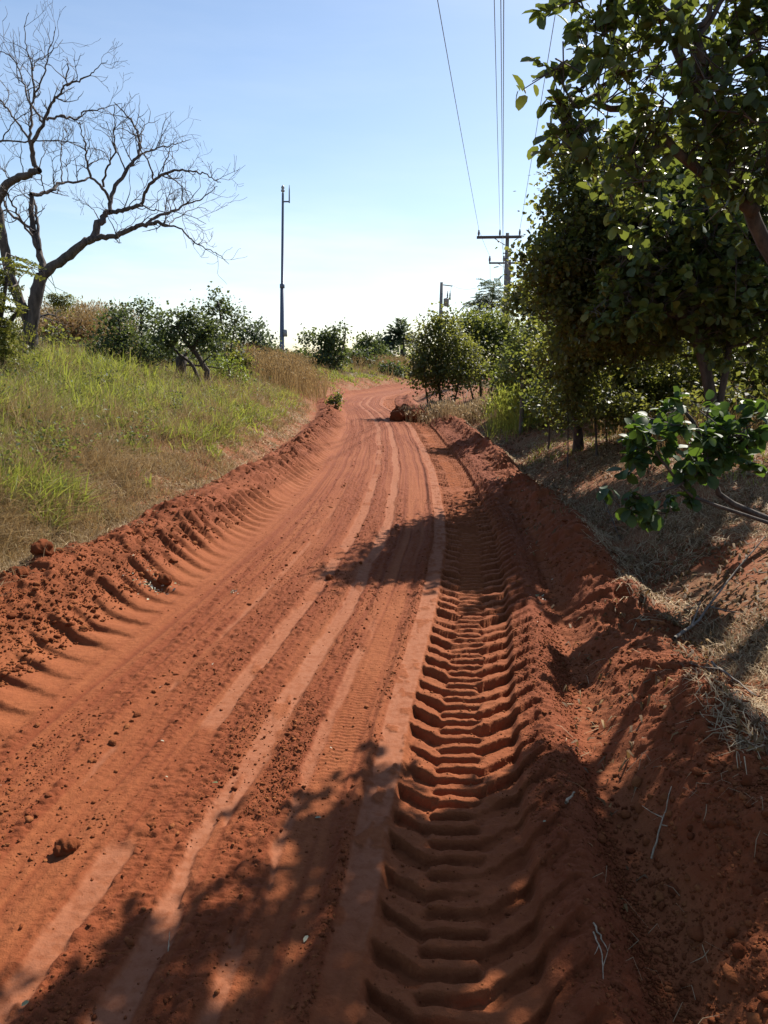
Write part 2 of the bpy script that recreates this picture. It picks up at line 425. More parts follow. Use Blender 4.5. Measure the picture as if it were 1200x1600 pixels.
M_leaf_big = leaf_material('broad_leaf', [(0.0, (0.0288, 0.0486, 0.0208)), (0.45, (0.0512, 0.0810, 0.0260)), (0.78, (0.0960, 0.1215, 0.0286)), (0.93, (0.1920, 0.1620, 0.0286)), (0.985, (0.4500, 0.2835, 0.0260))], (0.34, 0.40, 0.05), 0.30, 0.48, 0.4)
M_leaf_near = leaf_material('glossy_leaf', [(0.0, (0.0144, 0.0330, 0.0132)), (0.5, (0.0312, 0.0660, 0.0176)), (0.85, (0.0600, 0.1100, 0.0198)), (1, (0.1680, 0.1320, 0.0220))], (0.22, 0.36, 0.03), 0.28, 0.55, 0.35)
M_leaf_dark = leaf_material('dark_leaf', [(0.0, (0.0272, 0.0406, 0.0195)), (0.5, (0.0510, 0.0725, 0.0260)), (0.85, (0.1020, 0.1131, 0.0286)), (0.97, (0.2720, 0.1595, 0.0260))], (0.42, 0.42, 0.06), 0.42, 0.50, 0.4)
M_leaf_mid = leaf_material('shrub_leaf', [(0.0, (0.0336, 0.0506, 0.0180)), (0.5, (0.0624, 0.0902, 0.0240)), (0.85, (0.1080, 0.1320, 0.0300)), (0.97, (0.2400, 0.1760, 0.0400))], (0.38, 0.42, 0.06), 0.38, 0.55, 0.35)
M_leaf_grey = leaf_material('grey_green_leaf', [(0.0, (0.035, 0.055, 0.038)), (0.6, (0.065, 0.095, 0.055)), (1, (0.11, 0.13, 0.06))], (0.25, 0.32, 0.10), 0.3, 0.5, 0.4)
M_leaf_olive = leaf_material('olive_leaflet', [(0.0, (0.045, 0.062, 0.016)), (0.5, (0.09, 0.105, 0.022)), (1, (0.17, 0.16, 0.03))], (0.36, 0.36, 0.05), 0.35, 0.5, 0.3)
M_leaf_lime = leaf_material('lime_leaf', [(0.0, (0.06, 0.11, 0.018)), (1, (0.16, 0.20, 0.03))], (0.40, 0.46, 0.05), 0.4, 0.5, 0.3)
M_leaf_brown = leaf_material('brown_leaf', [(0.0, (0.07, 0.038, 0.02)), (0.6, (0.15, 0.085, 0.035)), (1, (0.26, 0.16, 0.06))], (0.30, 0.18, 0.06), 0.25, 0.7, 0.2)
M_grass_green = leaf_material('green_grass', [(0.0, (0.055, 0.085, 0.015)), (0.3, (0.15, 0.19, 0.03)), (0.7, (0.27, 0.27, 0.05)), (1, (0.44, 0.36, 0.12))], (0.42, 0.46, 0.06), 0.42, 0.55, 0.3, 0.8)
M_grass_dry = leaf_material('dry_grass', [(0.0, (0.10, 0.060, 0.030)), (0.5, (0.26, 0.18, 0.080)), (1, (0.50, 0.38, 0.19))], (0.42, 0.26, 0.10), 0.30, 0.7, 0.2, 0.8)
M_straw = leaf_material('straw', [(0.0, (0.16, 0.095, 0.05)), (0.5, (0.34, 0.24, 0.13)), (1, (0.55, 0.43, 0.26))], (0.5, 0.36, 0.18), 0.22, 0.7, 0.2, 2)
M_leaf_scrub = leaf_material('scrub_leaf', [(0.0, (0.020, 0.036, 0.018)), (0.5, (0.040, 0.062, 0.026)), (0.85, (0.068, 0.090, 0.030)), (0.97, (0.14, 0.12, 0.04))], (0.26, 0.32, 0.06), 0.28, 0.6, 0.3)
M_bark = bark_material('bark', (0.030, 0.022, 0.018), (0.10, 0.075, 0.058))
M_bark_dead = bark_material('dead_bark', (0.035, 0.028, 0.026), (0.13, 0.10, 0.085))
M_bark_pale = bark_material('pale_bark', (0.08, 0.065, 0.05), (0.22, 0.18, 0.14))

# ---------------------------------------------------------------- plant geometry
class Tubes:
    def __init__(s): s.V, s.F, s.n = [], [], 0
    def add(s, pts, rad, k=5):
        pts = np.asarray(pts, float); m = len(pts)
        rad = np.asarray(rad, float) * np.ones(m)
        T = np.gradient(pts, axis=0); T /= np.linalg.norm(T, axis=1)[:, None] + 1e-9
        ref = np.array([0.31, 0.9, 0.17]) if abs(T[0][2]) > 0.7 else np.array([0, 0, 1.0])
        A = np.cross(T, ref); A /= np.linalg.norm(A, axis=1)[:, None] + 1e-9
        B = np.cross(T, A)
        ang = np.arange(k) * 2 * np.pi / k
        ring = pts[:, None, :] + rad[:, None, None] * (A[:, None, :] * np.cos(ang)[None, :, None] + B[:, None, :] * np.sin(ang)[None, :, None])
        s.V.append(ring.reshape(-1, 3))
        i = np.arange(m - 1)[:, None] * k; j = np.arange(k)[None, :]; j2 = (j + 1) % k
        s.F.append((np.stack([i + j, i + j2, i + k + j2, i + k + j], -1) + s.n).reshape(-1, 4))
        if k == 4 or k == 5 or k >= 6:
            pass
        s.n += m * k
        return s
    def mesh(s, name, mat): return mesh_np(name, np.concatenate(s.V), np.concatenate(s.F), mat, smooth=True)

LEAF4 = (np.array([[0, 0, 0], [0.42, 0.45, 0.08], [0, 1, -0.04], [-0.42, 0.45, 0.08]]), np.array([[0, 1, 2, 3]]), np.zeros((0, 3), int))
LEAF6 = (np.array([[0, 0, 0], [0.36, 0.28, 0.09], [0.38, 0.70, 0.07], [0, 1, -0.08], [-0.38, 0.70, 0.07], [-0.36, 0.28, 0.09]]),
         np.array([[0, 1, 2, 3], [0, 3, 4, 5]]), np.zeros((0, 3), int))
LEAF11 = (np.array([[0, 0, 0], [0.27, 0.20, 0.07], [0, 0.22, 0], [-0.27, 0.20, 0.07], [0.36, 0.55, 0.06], [0, 0.56, -0.02], [-0.36, 0.55, 0.06],
                    [0.24, 0.86, -0.02], [0, 0.88, -0.09], [-0.24, 0.86, -0.02], [0, 1.0, -0.14]]),
          np.array([[1, 4, 5, 2], [2, 5, 6, 3], [4, 7, 8, 5], [5, 8, 9, 6]]), np.array([[0, 1, 2], [0, 2, 3], [7, 10, 8], [8, 10, 9]]))
def leaves(P, D, size, tpl, rng, width=1.0, updroop=0.0):
    """P (N,3) bases, D (N,3) directions -> V, F4, F3"""
    N = len(P); D = D + rng.normal(0, 0.15, D.shape); D[:, 2] -= updroop
    D /= np.linalg.norm(D, axis=1)[:, None] + 1e-9
    up = np.array([0, 0, 1.0]) + rng.normal(0, 0.55, (N, 3))
    X = np.cross(D, up); X /= np.linalg.norm(X, axis=1)[:, None] + 1e-9
    Z = np.cross(X, D)
    s = size * rng.uniform(0.45, 1.35, N)
    t, f4, f3 = tpl
    V = P[:, None, :] + s[:, None, None] * (X[:, None, :] * t[None, :, 0:1] * width + D[:, None, :] * t[None, :, 1:2] + Z[:, None, :] * t[None, :, 2:3])
    off = (np.arange(N) * len(t))[:, None, None]
    return V.reshape(-1, 3), (f4[None] + off).reshape(-1, 4), (f3[None] + off).reshape(-1, 3)

def curve(a, b, rng, n=6, wob=0.12, sag=0.0):
    t = np.linspace(0, 1, n)[:, None]; L = np.linalg.norm(b - a)
    w = np.cumsum(rng.normal(0, wob * L / n, (n, 3)), 0); w -= t * w[-1]
    p = a + (b - a) * t + w; p[:, 2] += np.sin(t[:, 0] * np.pi) * sag * L
    return p

def tree(name, label, cat, trunk, r0, ells, ncl, nper, lsize, mat, seed, group=None, tpl=LEAF4, clr=0.25, width=1.0,
         bark=None, shell=0.45, whorl=0, droop=0.1, extra_tips=(), limb=0.5, trunk_part='trunk'):
    """trunk: list of polylines of world points (first one is the main stem); ells: crown ellipsoids (centre, radii, weight)"""
    rng = np.random.default_rng(seed)
    base = np.array(trunk[0][0], float)
    root = bpy.data.objects.new(name, None); COL.objects.link(root); root.location = base
    tag(root, label, cat, group)
    T = Tubes(); stems = []
    for k, pl in enumerate(trunk):
        pl = np.asarray(pl, float)
        s = np.linspace(0, 1, len(pl)); S = np.linspace(0, 1, max(8, 3 * len(pl)))
        q = np.stack([np.interp(S, s, pl[:, c]) for c in range(3)], -1)
        q[1:-1] = (q[:-2] + q[1:-1] * 2 + q[2:]) / 4
        q[1:-1] += rng.normal(0, r0 * 0.12, q[1:-1].shape)
        rr = r0 * (1.0 if k == 0 else 0.6) * np.interp(S, [0, 0.08, 1], [1.35, 1.0, 0.45])
        T.add(q, rr, 8); stems.append(np.concatenate([q, rr[:, None]], 1))
    ST = np.concatenate([s[len(s) // 3:] for s in stems])
    C, Rr = [], []
    w = np.array([e[2] if len(e) > 2 else e[1][0] * e[1][1] * e[1][2] for e in ells], float); w = np.maximum(w, 1e-4) ** 0.8; w /= w.sum()
    for e, wi in zip(ells, w):
        n = max(3, int(ncl * wi)); d = rng.normal(0, 1, (n, 3)); d /= np.linalg.norm(d, axis=1)[:, None]
        r = shell + (1.12 - shell) * rng.random(n); r *= np.where(rng.random(n) < 0.14, rng.uniform(1.1, 1.35, n), 1.0)
        C.append(np.asarray(e[0]) + d * r[:, None] * np.asarray(e[1]))
    C = np.concatenate(C)
    if len(extra_tips): C = np.concatenate([C, np.asarray(extra_tips)])
    # limbs: to a subset of cluster centres from the nearest lower stem point; twigs from the limbs to the rest
    nl = max(3, int(len(C) * 0.10 * limb * 2)); pick = rng.choice(len(C), min(nl, len(C)), replace=False)
    limbs = []
    for i in pick:
        c = C[i]; d = np.linalg.norm(ST[:, :3] - c, axis=1) + np.maximum(ST[:, 2] - c[2] + 0.1, 0) * 1.5
        j = int(np.argmin(d)); a = ST[j, :3]
        q = curve(a, c, rng, 9, 0.35, 0.08); rs = min(ST[j, 3] * 0.7, 0.010 + 0.035 * np.linalg.norm(c - a))
        T.add(q, np.linspace(rs, rs * 0.22, 9), 5); limbs.append(np.concatenate([q, np.linspace(rs, rs * 0.3, 9)[:, None]], 1))
    LM = np.concatenate(limbs)
    for i in range(len(C)):
        c = C[i]; j = int(np.argmin(np.linalg.norm(LM[:, :3] - c, axis=1))); a = LM[j, :3]
        if np.linalg.norm(c - a) > 0.06:
            T.add(curve(a, c, rng, 5, 0.3, 0.04), np.linspace(min(LM[j, 3] * 0.6, 0.007), 0.0035, 5), 3)
    # leaves
    n = rng.poisson(nper, len(C)) + 2
    ci = np.repeat(np.arange(len(C)), n)
    cr = clr * rng.uniform(0.6, 1.35, len(C))
    ctr = np.average(C, axis=0)
    off = rng.normal(0, 0.5, (len(ci), 3)) * cr[ci][:, None]
    if whorl:        # leaves set round short twig tips instead of a loose cloud
        tips = rng.normal(0, 0.55, (len(C), whorl, 3)) * cr[:, None, None]
        k = rng.integers(0, whorl, len(ci)); tp = tips[ci, k]
        off = tp + rng.normal(0, lsize * 0.18, tp.shape)
        for i in range(len(C)):
            for q in range(whorl):
                T.add(np.array([C[i] - tips[i, q] * 0.3, C[i] + tips[i, q]]), [0.005, 0.003], 3)
    P = C[ci] + off
    out = (C[ci] - ctr); out /= np.linalg.norm(out, axis=1)[:, None] + 1e-9
    D = rng.normal(0, 1, P.shape) + out * 0.6
    V, F4, F3 = leaves(P, D, lsize, tpl, rng, width, droop)
    tr = T.mesh(trunk_part, bark or M_bark); o = link(trunk_part, tr, root)
    cr_o = link('crown', mesh_np('crown', V, F4, mat, F3), root)
    for ch in (o, cr_o): ch.location = -base     # geometry is in world units; keep it there
    return root

def E(px, py, Y, rx, ry, rz=None, w=None):
    """crown ellipsoid: centre at a photo pixel and forward distance, radii in photo pixels (rz: depth radius in metres)"""
    c = at(px, py, Y); a, b = rx * Y / FOC, ry * Y / FOC
    r = (a, rz if rz else (a + b) / 2, b)
    return (c, r, w if w else r[0] * r[1] * r[2])
def L(Y, *pp, dY=0.0):
    """polyline through photo pixels at forward distance Y (the first point is set on the ground)"""
    pts = [at(px, py, Y + dY * k / max(1, len(pp) - 1)) for k, (px, py) in enumerate(pp)]
    x, y = pts[0][0], pts[0][1]
    g = hz1(x, y) - 0.05
    if abs(g - pts[0][2]) < 2.0: pts[0] = np.array([x, y, g])
    return pts

# ---------------------------------------------------------------- bare tree on the left
def bare_tree():
    rng = np.random.default_rng(5)
    Y0 = 15.0
    main = [   # (pixels, start radius, end radius, depth drift)
        ([(45,590),(47,530),(50,500),(58,462),(66,430)], 0.145, 0.105, 0),
        ([(45,505),(30,470),(14,420),(4,365),(-6,320),(2,300),(16,283),(35,274),(55,268),(62,266)], 0.10, 0.05, -0.8),
        ([(66,430),(64,405),(57,383),(51,360),(50,330),(48,303)], 0.07, 0.042, 0.3),
        ([(48,303),(62,304),(78,300),(90,290),(100,284),(128,284),(142,277)], 0.04, 0.018, 1.2),
        ([(62,390),(59,360),(56,335),(53,312)], 0.035, 0.02, 0.5),
        ([(53,362),(40,350),(20,340),(8,322),(0,300),(-14,280)], 0.03, 0.012, 1.0),
        ([(50,368),(34,345),(20,318),(10,300),(4,290)], 0.022, 0.01, -0.9),
        ([(66,430),(84,414),(110,398),(130,380),(146,373)], 0.092, 0.07, 0),
        ([(146,373),(153,350),(163,336),(173,330)], 0.075, 0.05, 0.2),
        ([(173,330),(171,310),(186,285),(203,257),(217,244),(219,222),(214,205),(205,188),(190,172),(178,160)], 0.045, 0.008, 0.9),
        ([(172,315),(160,293),(146,280),(137,266),(135,240),(136,228),(128,210),(124,190)], 0.03, 0.008, -0.8),
        ([(162,292),(163,275),(170,255),(180,236),(178,210),(180,185),(178,165)], 0.022, 0.006, -1.2),
        ([(196,270),(186,245),(178,228),(172,205),(166,190)], 0.016, 0.005, 0.4),
        ([(173,332),(190,330),(208,325),(222,318)], 0.042, 0.032, 0),
        ([(222,318),(228,298),(240,282),(256,272),(272,265),(290,268),(305,268),(320,270),(336,282),(345,285)], 0.032, 0.006, -1.0),
        ([(217,243),(232,236),(250,230),(270,226),(285,222),(298,218)], 0.02, 0.005, 0.8),
        ([(240,282),(236,262),(226,245),(220,230),(212,214),(206,200)], 0.016, 0.005, -1.6),
        ([(254,268),(262,245),(268,228),(276,210)], 0.014, 0.004, 0.6),
        ([(146,373),(166,371),(186,367),(206,357),(222,352),(240,348),(250,349),(262,353)], 0.055, 0.028, -0.3),
        ([(232,348),(252,335),(275,329),(290,320),(312,314),(328,300),(340,291)], 0.03, 0.005, 0.9),
        ([(262,353),(280,354),(296,372),(312,384),(330,391),(345,400),(358,413)], 0.018, 0.004, -0.5),
        ([(262,353),(270,345),(290,332),(310,322),(330,330)], 0.012, 0.004, 1.3),
        ([(219,320),(230,326),(250,331),(270,332),(300,338),(322,350)], 0.014, 0.004, -1.4),
        ([(160,352),(148,330),(140,322),(126,316)], 0.012, 0.004, 0.8),
        ([(166,370),(180,366),(196,358),(210,345),(220,336)], 0.012, 0.004, 0.9),
        ([(286,320),(286,300),(284,285),(284,272)], 0.010, 0.003, 0.3),
        ([(56,268),(52,245),(48,228),(58,212),(70,190),(80,162),(95,145),(104,132),(105,100)], 0.05, 0.010, -0.5),
        ([(50,240),(46,215),(48,190),(50,170),(53,145),(52,110),(44,80),(36,52),(45,20)], 0.030, 0.005, 0.6),
        ([(72,188),(88,182),(104,183),(120,187),(132,172),(150,172),(170,166),(190,162)], 0.026, 0.005, 0.9),
        ([(104,134),(122,126),(140,118),(152,106),(168,94)], 0.018, 0.004, -0.6),
        ([(68,192),(52,168),(40,150),(35,120),(20,90),(5,80),(-10,78)], 0.024, 0.006, 0.9),
        ([(55,152),(62,130),(72,112),(76,80),(82,58),(87,42)], 0.018, 0.004, -0.8),
        ([(52,110),(55,95),(72,88),(90,74),(98,62)], 0.012, 0.004, 0.8),
        ([(48,220),(30,196),(14,176),(0,156),(-14,140)], 0.022, 0.01, 0.5),
        ([(-10,222),(20,220),(60,220),(100,221),(126,224)], 0.018, 0.005, -0.7),
        ([(0,222),(12,205),(24,186),(40,180),(47,168)], 0.012, 0.005, -0.3),
        ([(30,130),(25,110),(24,85),(20,60),(20,45)], 0.010, 0.003, 0.4),
        ([(97,284),(95,262),(94,240),(97,215),(102,196)], 0.014, 0.004, 0.6),
        ([(97,262),(104,258),(114,250),(126,240),(132,236)], 0.008, 0.003, 0.3),
        ([(62,267),(66,285),(70,300)], 0.014, 0.008, 0.2),
        ([(60,266),(66,245),(72,232),(80,214)], 0.010, 0.003, 0.5),
        ([(36,274),(34,250),(33,220),(34,195)], 0.010, 0.003, -0.5),
        ([(16,283),(8,270),(0,262)], 0.014, 0.006, 0.5),
        ([(50,504),(70,490),(85,492),(96,484)], 0.03, 0.008, 0.5),
    ]
    root = bpy.data.objects.new('bare_tree', None); COL.objects.link(root)
    base = np.array(L(Y0, (45, 590))[0]); root.location = base
    tag(root, 'tall leafless twisted tree at the left edge rising from the grass slope', 'tree')
    T = Tubes(); TT = Tubes(); B = []
    for pp, ra, rb, dr in main:
        n = len(pp)
        pts = np.array([at(px, py, Y0 + dr * (k / (n - 1)) + (0.35 * dr if ra < 0.03 else 0)) for k, (px, py) in enumerate(pp)])
        if pp[0] == (45, 590): pts[0][2] = base[2] - 0.1
        s = np.arange(n); S = np.linspace(0, n - 1, 4 * n - 3)
        q = np.stack([np.interp(S, s, pts[:, c]) for c in range(3)], -1)
        for _ in range(2): q[1:-1] = (q[:-2] + 2 * q[1:-1] + q[2:]) / 4
        q[1:-1] += rng.normal(0, 0.012, q[1:-1].shape)
        rr = np.linspace(ra, rb, len(q)) * (1 + rng.normal(0, 0.05, len(q)))
        if pp[0] == (45, 590): rr[:4] *= [1.5, 1.25, 1.12, 1.05]
        T.add(q, rr, 9 if ra > 0.05 else 6); B.append((q, rr))
    # twigs
    def grow(p, d, Ln, r, lev):
        n = 5; pts = [p]; dd = d
        for k in range(n):
            dd = dd + rng.normal(0, 0.22, 3) + np.array([0, 0, 0.06]); dd = dd / np.linalg.norm(dd)
            pts.append(pts[-1] + dd * Ln / n)
        TT.add(pts, np.linspace(r, max(r * 0.35, 0.003), n + 1), 3 if r < 0.008 else 4)
        if lev > 0:
            for k in range(rng.integers(2, 5)):
                i = rng.integers(1, n + 1); sd_ = rng.normal(0, 1, 3); sd_ -= dd * sd_.dot(dd); sd_ /= np.linalg.norm(sd_)
                nd = dd * 0.75 + sd_ * 0.75 + np.array([0, 0, 0.15]); nd /= np.linalg.norm(nd)
                grow(pts[i], nd, Ln * rng.uniform(0.45, 0.7), r * 0.6, lev - 1)
    for q, rr in B:
        Ln = np.linalg.norm(np.diff(q, axis=0), axis=1).sum()
        if rr[0] > 0.06: continue
        for k in range(int(Ln * 2.8) + 2):
            i = rng.integers(len(q) // 5, int(len(q) * 0.93)); d = q[min(i + 1, len(q) - 1)] - q[i - 1]; d /= np.linalg.norm(d) + 1e-9
            s = rng.normal(0, 1, 3); s[1] *= 0.8; s -= d * s.dot(d); s /= np.linalg.norm(s)
            nd = d * 0.6 + s * 0.9 + np.array([0, 0, 0.25]); nd /= np.linalg.norm(nd)
            grow(q[i], nd, rng.uniform(0.22, 0.62), min(rr[i] * 0.65, 0.013), 2 if rng.random() < 0.25 else 1)
    a = link('trunk', T.mesh('trunk', M_bark_dead), root); b = link('twigs', TT.mesh('twigs', M_bark_dead), root)
    for c in (a, b): c.location = -base
bare_tree()

# feathery olive shrub tree in front of the bare trunk, and its sprays
def feather_tree(name, label, trunk, r0, fr, fl, mat, seed, cat='tree'):
    """fronds: list of (origin ellipsoid, count); bipinnate sprays of small leaflets"""
    rng = np.random.default_rng(seed)
    base = np.array(trunk[0][0]); root = bpy.data.objects.new(name, None); COL.objects.link(root); root.location = base
    tag(root, label, cat)
    T = Tubes()
    for k, pl in enumerate(trunk):
        q = np.array(pl); T.add(q, np.linspace(r0, r0 * 0.4, len(q)) * (1 if k == 0 else 0.6), 7)
    ST = np.concatenate([np.array(t)[1:] for t in trunk])
    P, D = [], []
    for (c, r, _), cnt in fr:
        for k in range(cnt):
            d = rng.normal(0, 1, 3); d /= np.linalg.norm(d); p = c + d * np.array(r) * rng.uniform(0.3, 1.0)
            j = np.argmin(np.linalg.norm(ST - p, axis=1)); a = ST[j]
            if rng.random() < 0.3: T.add(curve(a, p, rng, 6, 0.25, 0.1), np.linspace(r0 * 0.22, 0.004, 6), 4)
            ax = (p - a); ax[2] *= 0.4; ax += rng.normal(0, 0.3, 3); ax /= np.linalg.norm(ax)
            Ln = fl * rng.uniform(0.7, 1.3); m = 8
            t = np.linspace(0, 1, m); rach = p + ax * (t * Ln)[:, None]; rach[:, 2] -= 0.35 * Ln * t ** 2
            T.add(rach, np.linspace(0.004, 0.002, m), 3)
            side = np.cross(ax, [0, 0, 1.0]); side /= np.linalg.norm(side) + 1e-9
            for s in (-1, 1):
                for q in rach[1:]:
                    dd = side * s + ax * 0.5
                    for w in np.linspace(0.1, 1.0, 6):
                        pp = q + dd * w * Ln * 0.28; pp[2] -= 0.05 * w
                        P += [pp, pp]; D += [ax + rng.normal(0, 0.2, 3), -ax + side * s * 0.5 + rng.normal(0, 0.2, 3)]
    P, D = np.array(P), np.array(D)
    V, F4, F3 = leaves(P, D, fl * 0.11, LEAF4, rng, 0.8)
    for nm, me in (('trunk', T.mesh('trunk', M_bark)), ('crown', mesh_np('crown', V, F4, mat, F3))):
        link(nm, me, root).location = -base
    return root
feather_tree('feathery_tree', 'olive green feathery leaved tree covering the foot of the bare trunk at the left edge',
             [L(12.5, (-20, 620), (-15, 560), (0, 500), (10, 440)), L(12.5, (-20, 620), (0, 540), (15, 510), (25, 490))], 0.07,
             [(E(-10, 420, 12.5, 36, 40), 26), (E(-28, 490, 12.3, 60, 60), 70), (E(88, 462, 16.0, 22, 14), 12), (E(-20, 555, 12.0, 44, 45), 44), (E(-60, 470, 12.3, 50, 80), 40)],
             0.42, M_leaf_olive, 41)
feather_tree('feathery_tree', 'pale feathery tree standing behind the near utility pole', [L(36, (776, 600), (773, 520), (768, 480), (770, 452))], 0.055,
             [(E(768, 466, 36, 22, 30), 110), (E(744, 472, 36, 9, 6), 12), (E(790, 482, 36, 14, 16), 26), (E(752, 490, 36, 14, 14), 20)], 0.42, M_leaf_grey, 42)

# ---------------------------------------------------------------- trees and shrubs of the left field
GL = 'scrub trees beyond the left grass field'
tree('scrub_tree', 'dense dark round shrub tree with dead tips, first to the right of the bare tree', 'tree',
     [L(18, (203, 608), (200, 575), (190, 540), (185, 500)), L(18, (203, 608), (212, 575), (222, 545))], 0.06, [E(182, 518, 18, 32, 28), E(212, 552, 18, 34, 22), E(160, 548, 18, 22, 20), E(186, 492, 18, 18, 16)], 120, 26, 0.075, M_leaf_scrub, 1, GL, clr=0.22)
tree('scrub_tree', 'two stemmed dark tree with sky showing between its stems behind the dark round shrub', 'tree',
     [L(25, (222, 590), (221, 545), (220, 500), (222, 485)), L(25, (232, 590), (235, 540), (245, 500))], 0.06, [E(220, 496, 25, 24, 20), E(222, 478, 25, 12, 12), E(246, 488, 25, 8, 20), E(216, 528, 25, 20, 10)], 52, 24, 0.09, M_leaf_scrub, 2, GL, clr=0.26)
tree('scrub_tree', 'broad green crowned tree on a leaning dark trunk in the middle of the field', 'tree',
     [L(19, (329, 614), (324, 582), (312, 560), (290, 535), (280, 515)), L(19, (318, 574), (300, 568), (283, 556), (268, 540))], 0.08,
     [E(278, 508, 19, 38, 18), E(315, 520, 19, 30, 20), E(256, 532, 19, 24, 18), E(332, 542, 19, 18, 12), E(300, 492, 19, 20, 10)], 130, 26, 0.078, M_leaf_scrub, 3, GL, clr=0.24)
tree('scrub_tree', 'tallest thin tree of the left group with a narrow uneven crown', 'tree',
     [L(27, (352, 600), (350, 550), (346, 500), (340, 470)), L(27, (352, 600), (362, 540), (368, 500))], 0.06, [E(338, 482, 27, 17, 20), E(366, 492, 27, 15, 14), E(333, 462, 27, 7, 8), E(352, 516, 27, 20, 12)], 60, 22, 0.10, M_leaf_scrub, 4, GL, clr=0.28)
tree('scrub_tree', 'rounded grey green tree just left of the tall mast', 'tree',
     [L(32, (395, 600), (396, 560), (395, 520)), L(32, (395, 600), (410, 560), (414, 540))], 0.07, [E(386, 514, 32, 20, 13), E(408, 534, 32, 18, 16), E(374, 536, 32, 14, 12)], 64, 24, 0.12, M_leaf_grey, 6, GL, clr=0.36)
tree('lime_shrub', 'bright lime green shrub under the thin tree in the field', 'shrub',
     [L(21, (362, 608), (360, 590), (356, 570))], 0.03, [E(358, 576, 21, 24, 18), E(376, 592, 21, 16, 12)], 40, 24, 0.07, M_leaf_lime, 7, clr=0.22)
tree('dark_shrub', 'dark low shrub in front of the brown reeds left of the mast', 'shrub',
     [L(27, (373, 600), (372, 585), (372, 570))], 0.03, [E(373, 570, 27, 16, 22)], 40, 24, 0.12, M_leaf_dark, 8, clr=0.3)
tree('brown_shrub', 'brownish half bare shrub between the bare tree and the dark round shrub', 'shrub',
     [L(22, (105, 575), (104, 545), (100, 515)), L(22, (105, 575), (118, 530), (128, 500))], 0.03, [E(96, 520, 22, 28, 24), E(125, 525, 22, 22, 22)], 60, 22, 0.10, M_leaf_brown, 9, clr=0.32)
tree('dark_shrub', 'dark green shrub low behind the bare trunk', 'shrub',
     [L(20, (80, 580), (80, 560), (84, 530))], 0.03, [E(85, 535, 20, 26, 22), E(140, 535, 24, 20, 24)], 60, 24, 0.10, M_leaf_dark, 10, clr=0.3)
tree('dark_shrub', 'small dark leafy bush low in the grass below the round shrub', 'shrub',
     [L(13.5, (158, 612), (157, 603), (156, 595))], 0.012, [E(158, 600, 13.5, 22, 8)], 24, 16, 0.07, M_leaf_dark, 11, clr=0.14)
tree('dark_shrub', 'little dark bush at the left edge of the road where it bends', 'shrub',
     [L(24, (524, 632), (524, 628), (523, 624))], 0.012, [E(524, 625, 24, 11, 8)], 22, 22, 0.07, M_leaf_dark, 12, clr=0.12)
GF = 'far trees along the horizon beyond the road bend'
tree('far_tree', 'green far tree with a flat left branch and bare twigs on its right side', 'tree',
     [L(46, (520, 600), (518, 570), (516, 540), (512, 525)), L(46, (520, 590), (535, 550), (540, 520), (538, 505))], 0.10, [E(488, 532, 46, 18, 9), E(518, 535, 46, 20, 20), E(512, 560, 46, 32, 18), E(530, 518, 46, 10, 8), E(500, 578, 46, 30, 14)], 170, 24, 0.17, M_leaf_scrub, 13, GF, clr=0.42)
tree('far_tree', 'darker far tree right of the one with bare twigs', 'tree',
     [L(55, (570, 600), (568, 560), (566, 535))], 0.11, [E(568, 540, 55, 16, 14), E(562, 565, 55, 28, 20), E(590, 545, 55, 14, 12), E(545, 580, 55, 24, 16)], 150, 24, 0.2, M_leaf_scrub, 14, GF, clr=0.46)
tree('far_tree', 'blue green far tree immediately left of the palm', 'tree',
     [L(80, (600, 590), (600, 560), (600, 545))], 0.12, [E(600, 542, 80, 13, 14), E(590, 560, 80, 14, 12)], 110, 22, 0.3, M_leaf_grey, 15, GF, clr=0.7)
tree('far_tree', 'low green tree under the palm beside the road bend', 'tree',
     [L(50, (610, 604), (611, 590), (612, 575))], 0.08, [E(606, 582, 50, 24, 16), E(640, 582, 60, 18, 14), E(580, 588, 50, 20, 12)], 110, 22, 0.2, M_leaf_scrub, 16, GF, clr=0.45)
tree('far_tree', 'faint low trees at the foot of the mast, far off', 'tree',
     [L(70, (425, 575), (425, 560), (425, 550))], 0.08, [E(415, 556, 70, 22, 10), E(465, 560, 70, 20, 8)], 70, 22, 0.28, M_leaf_grey, 17, GF, clr=0.6)
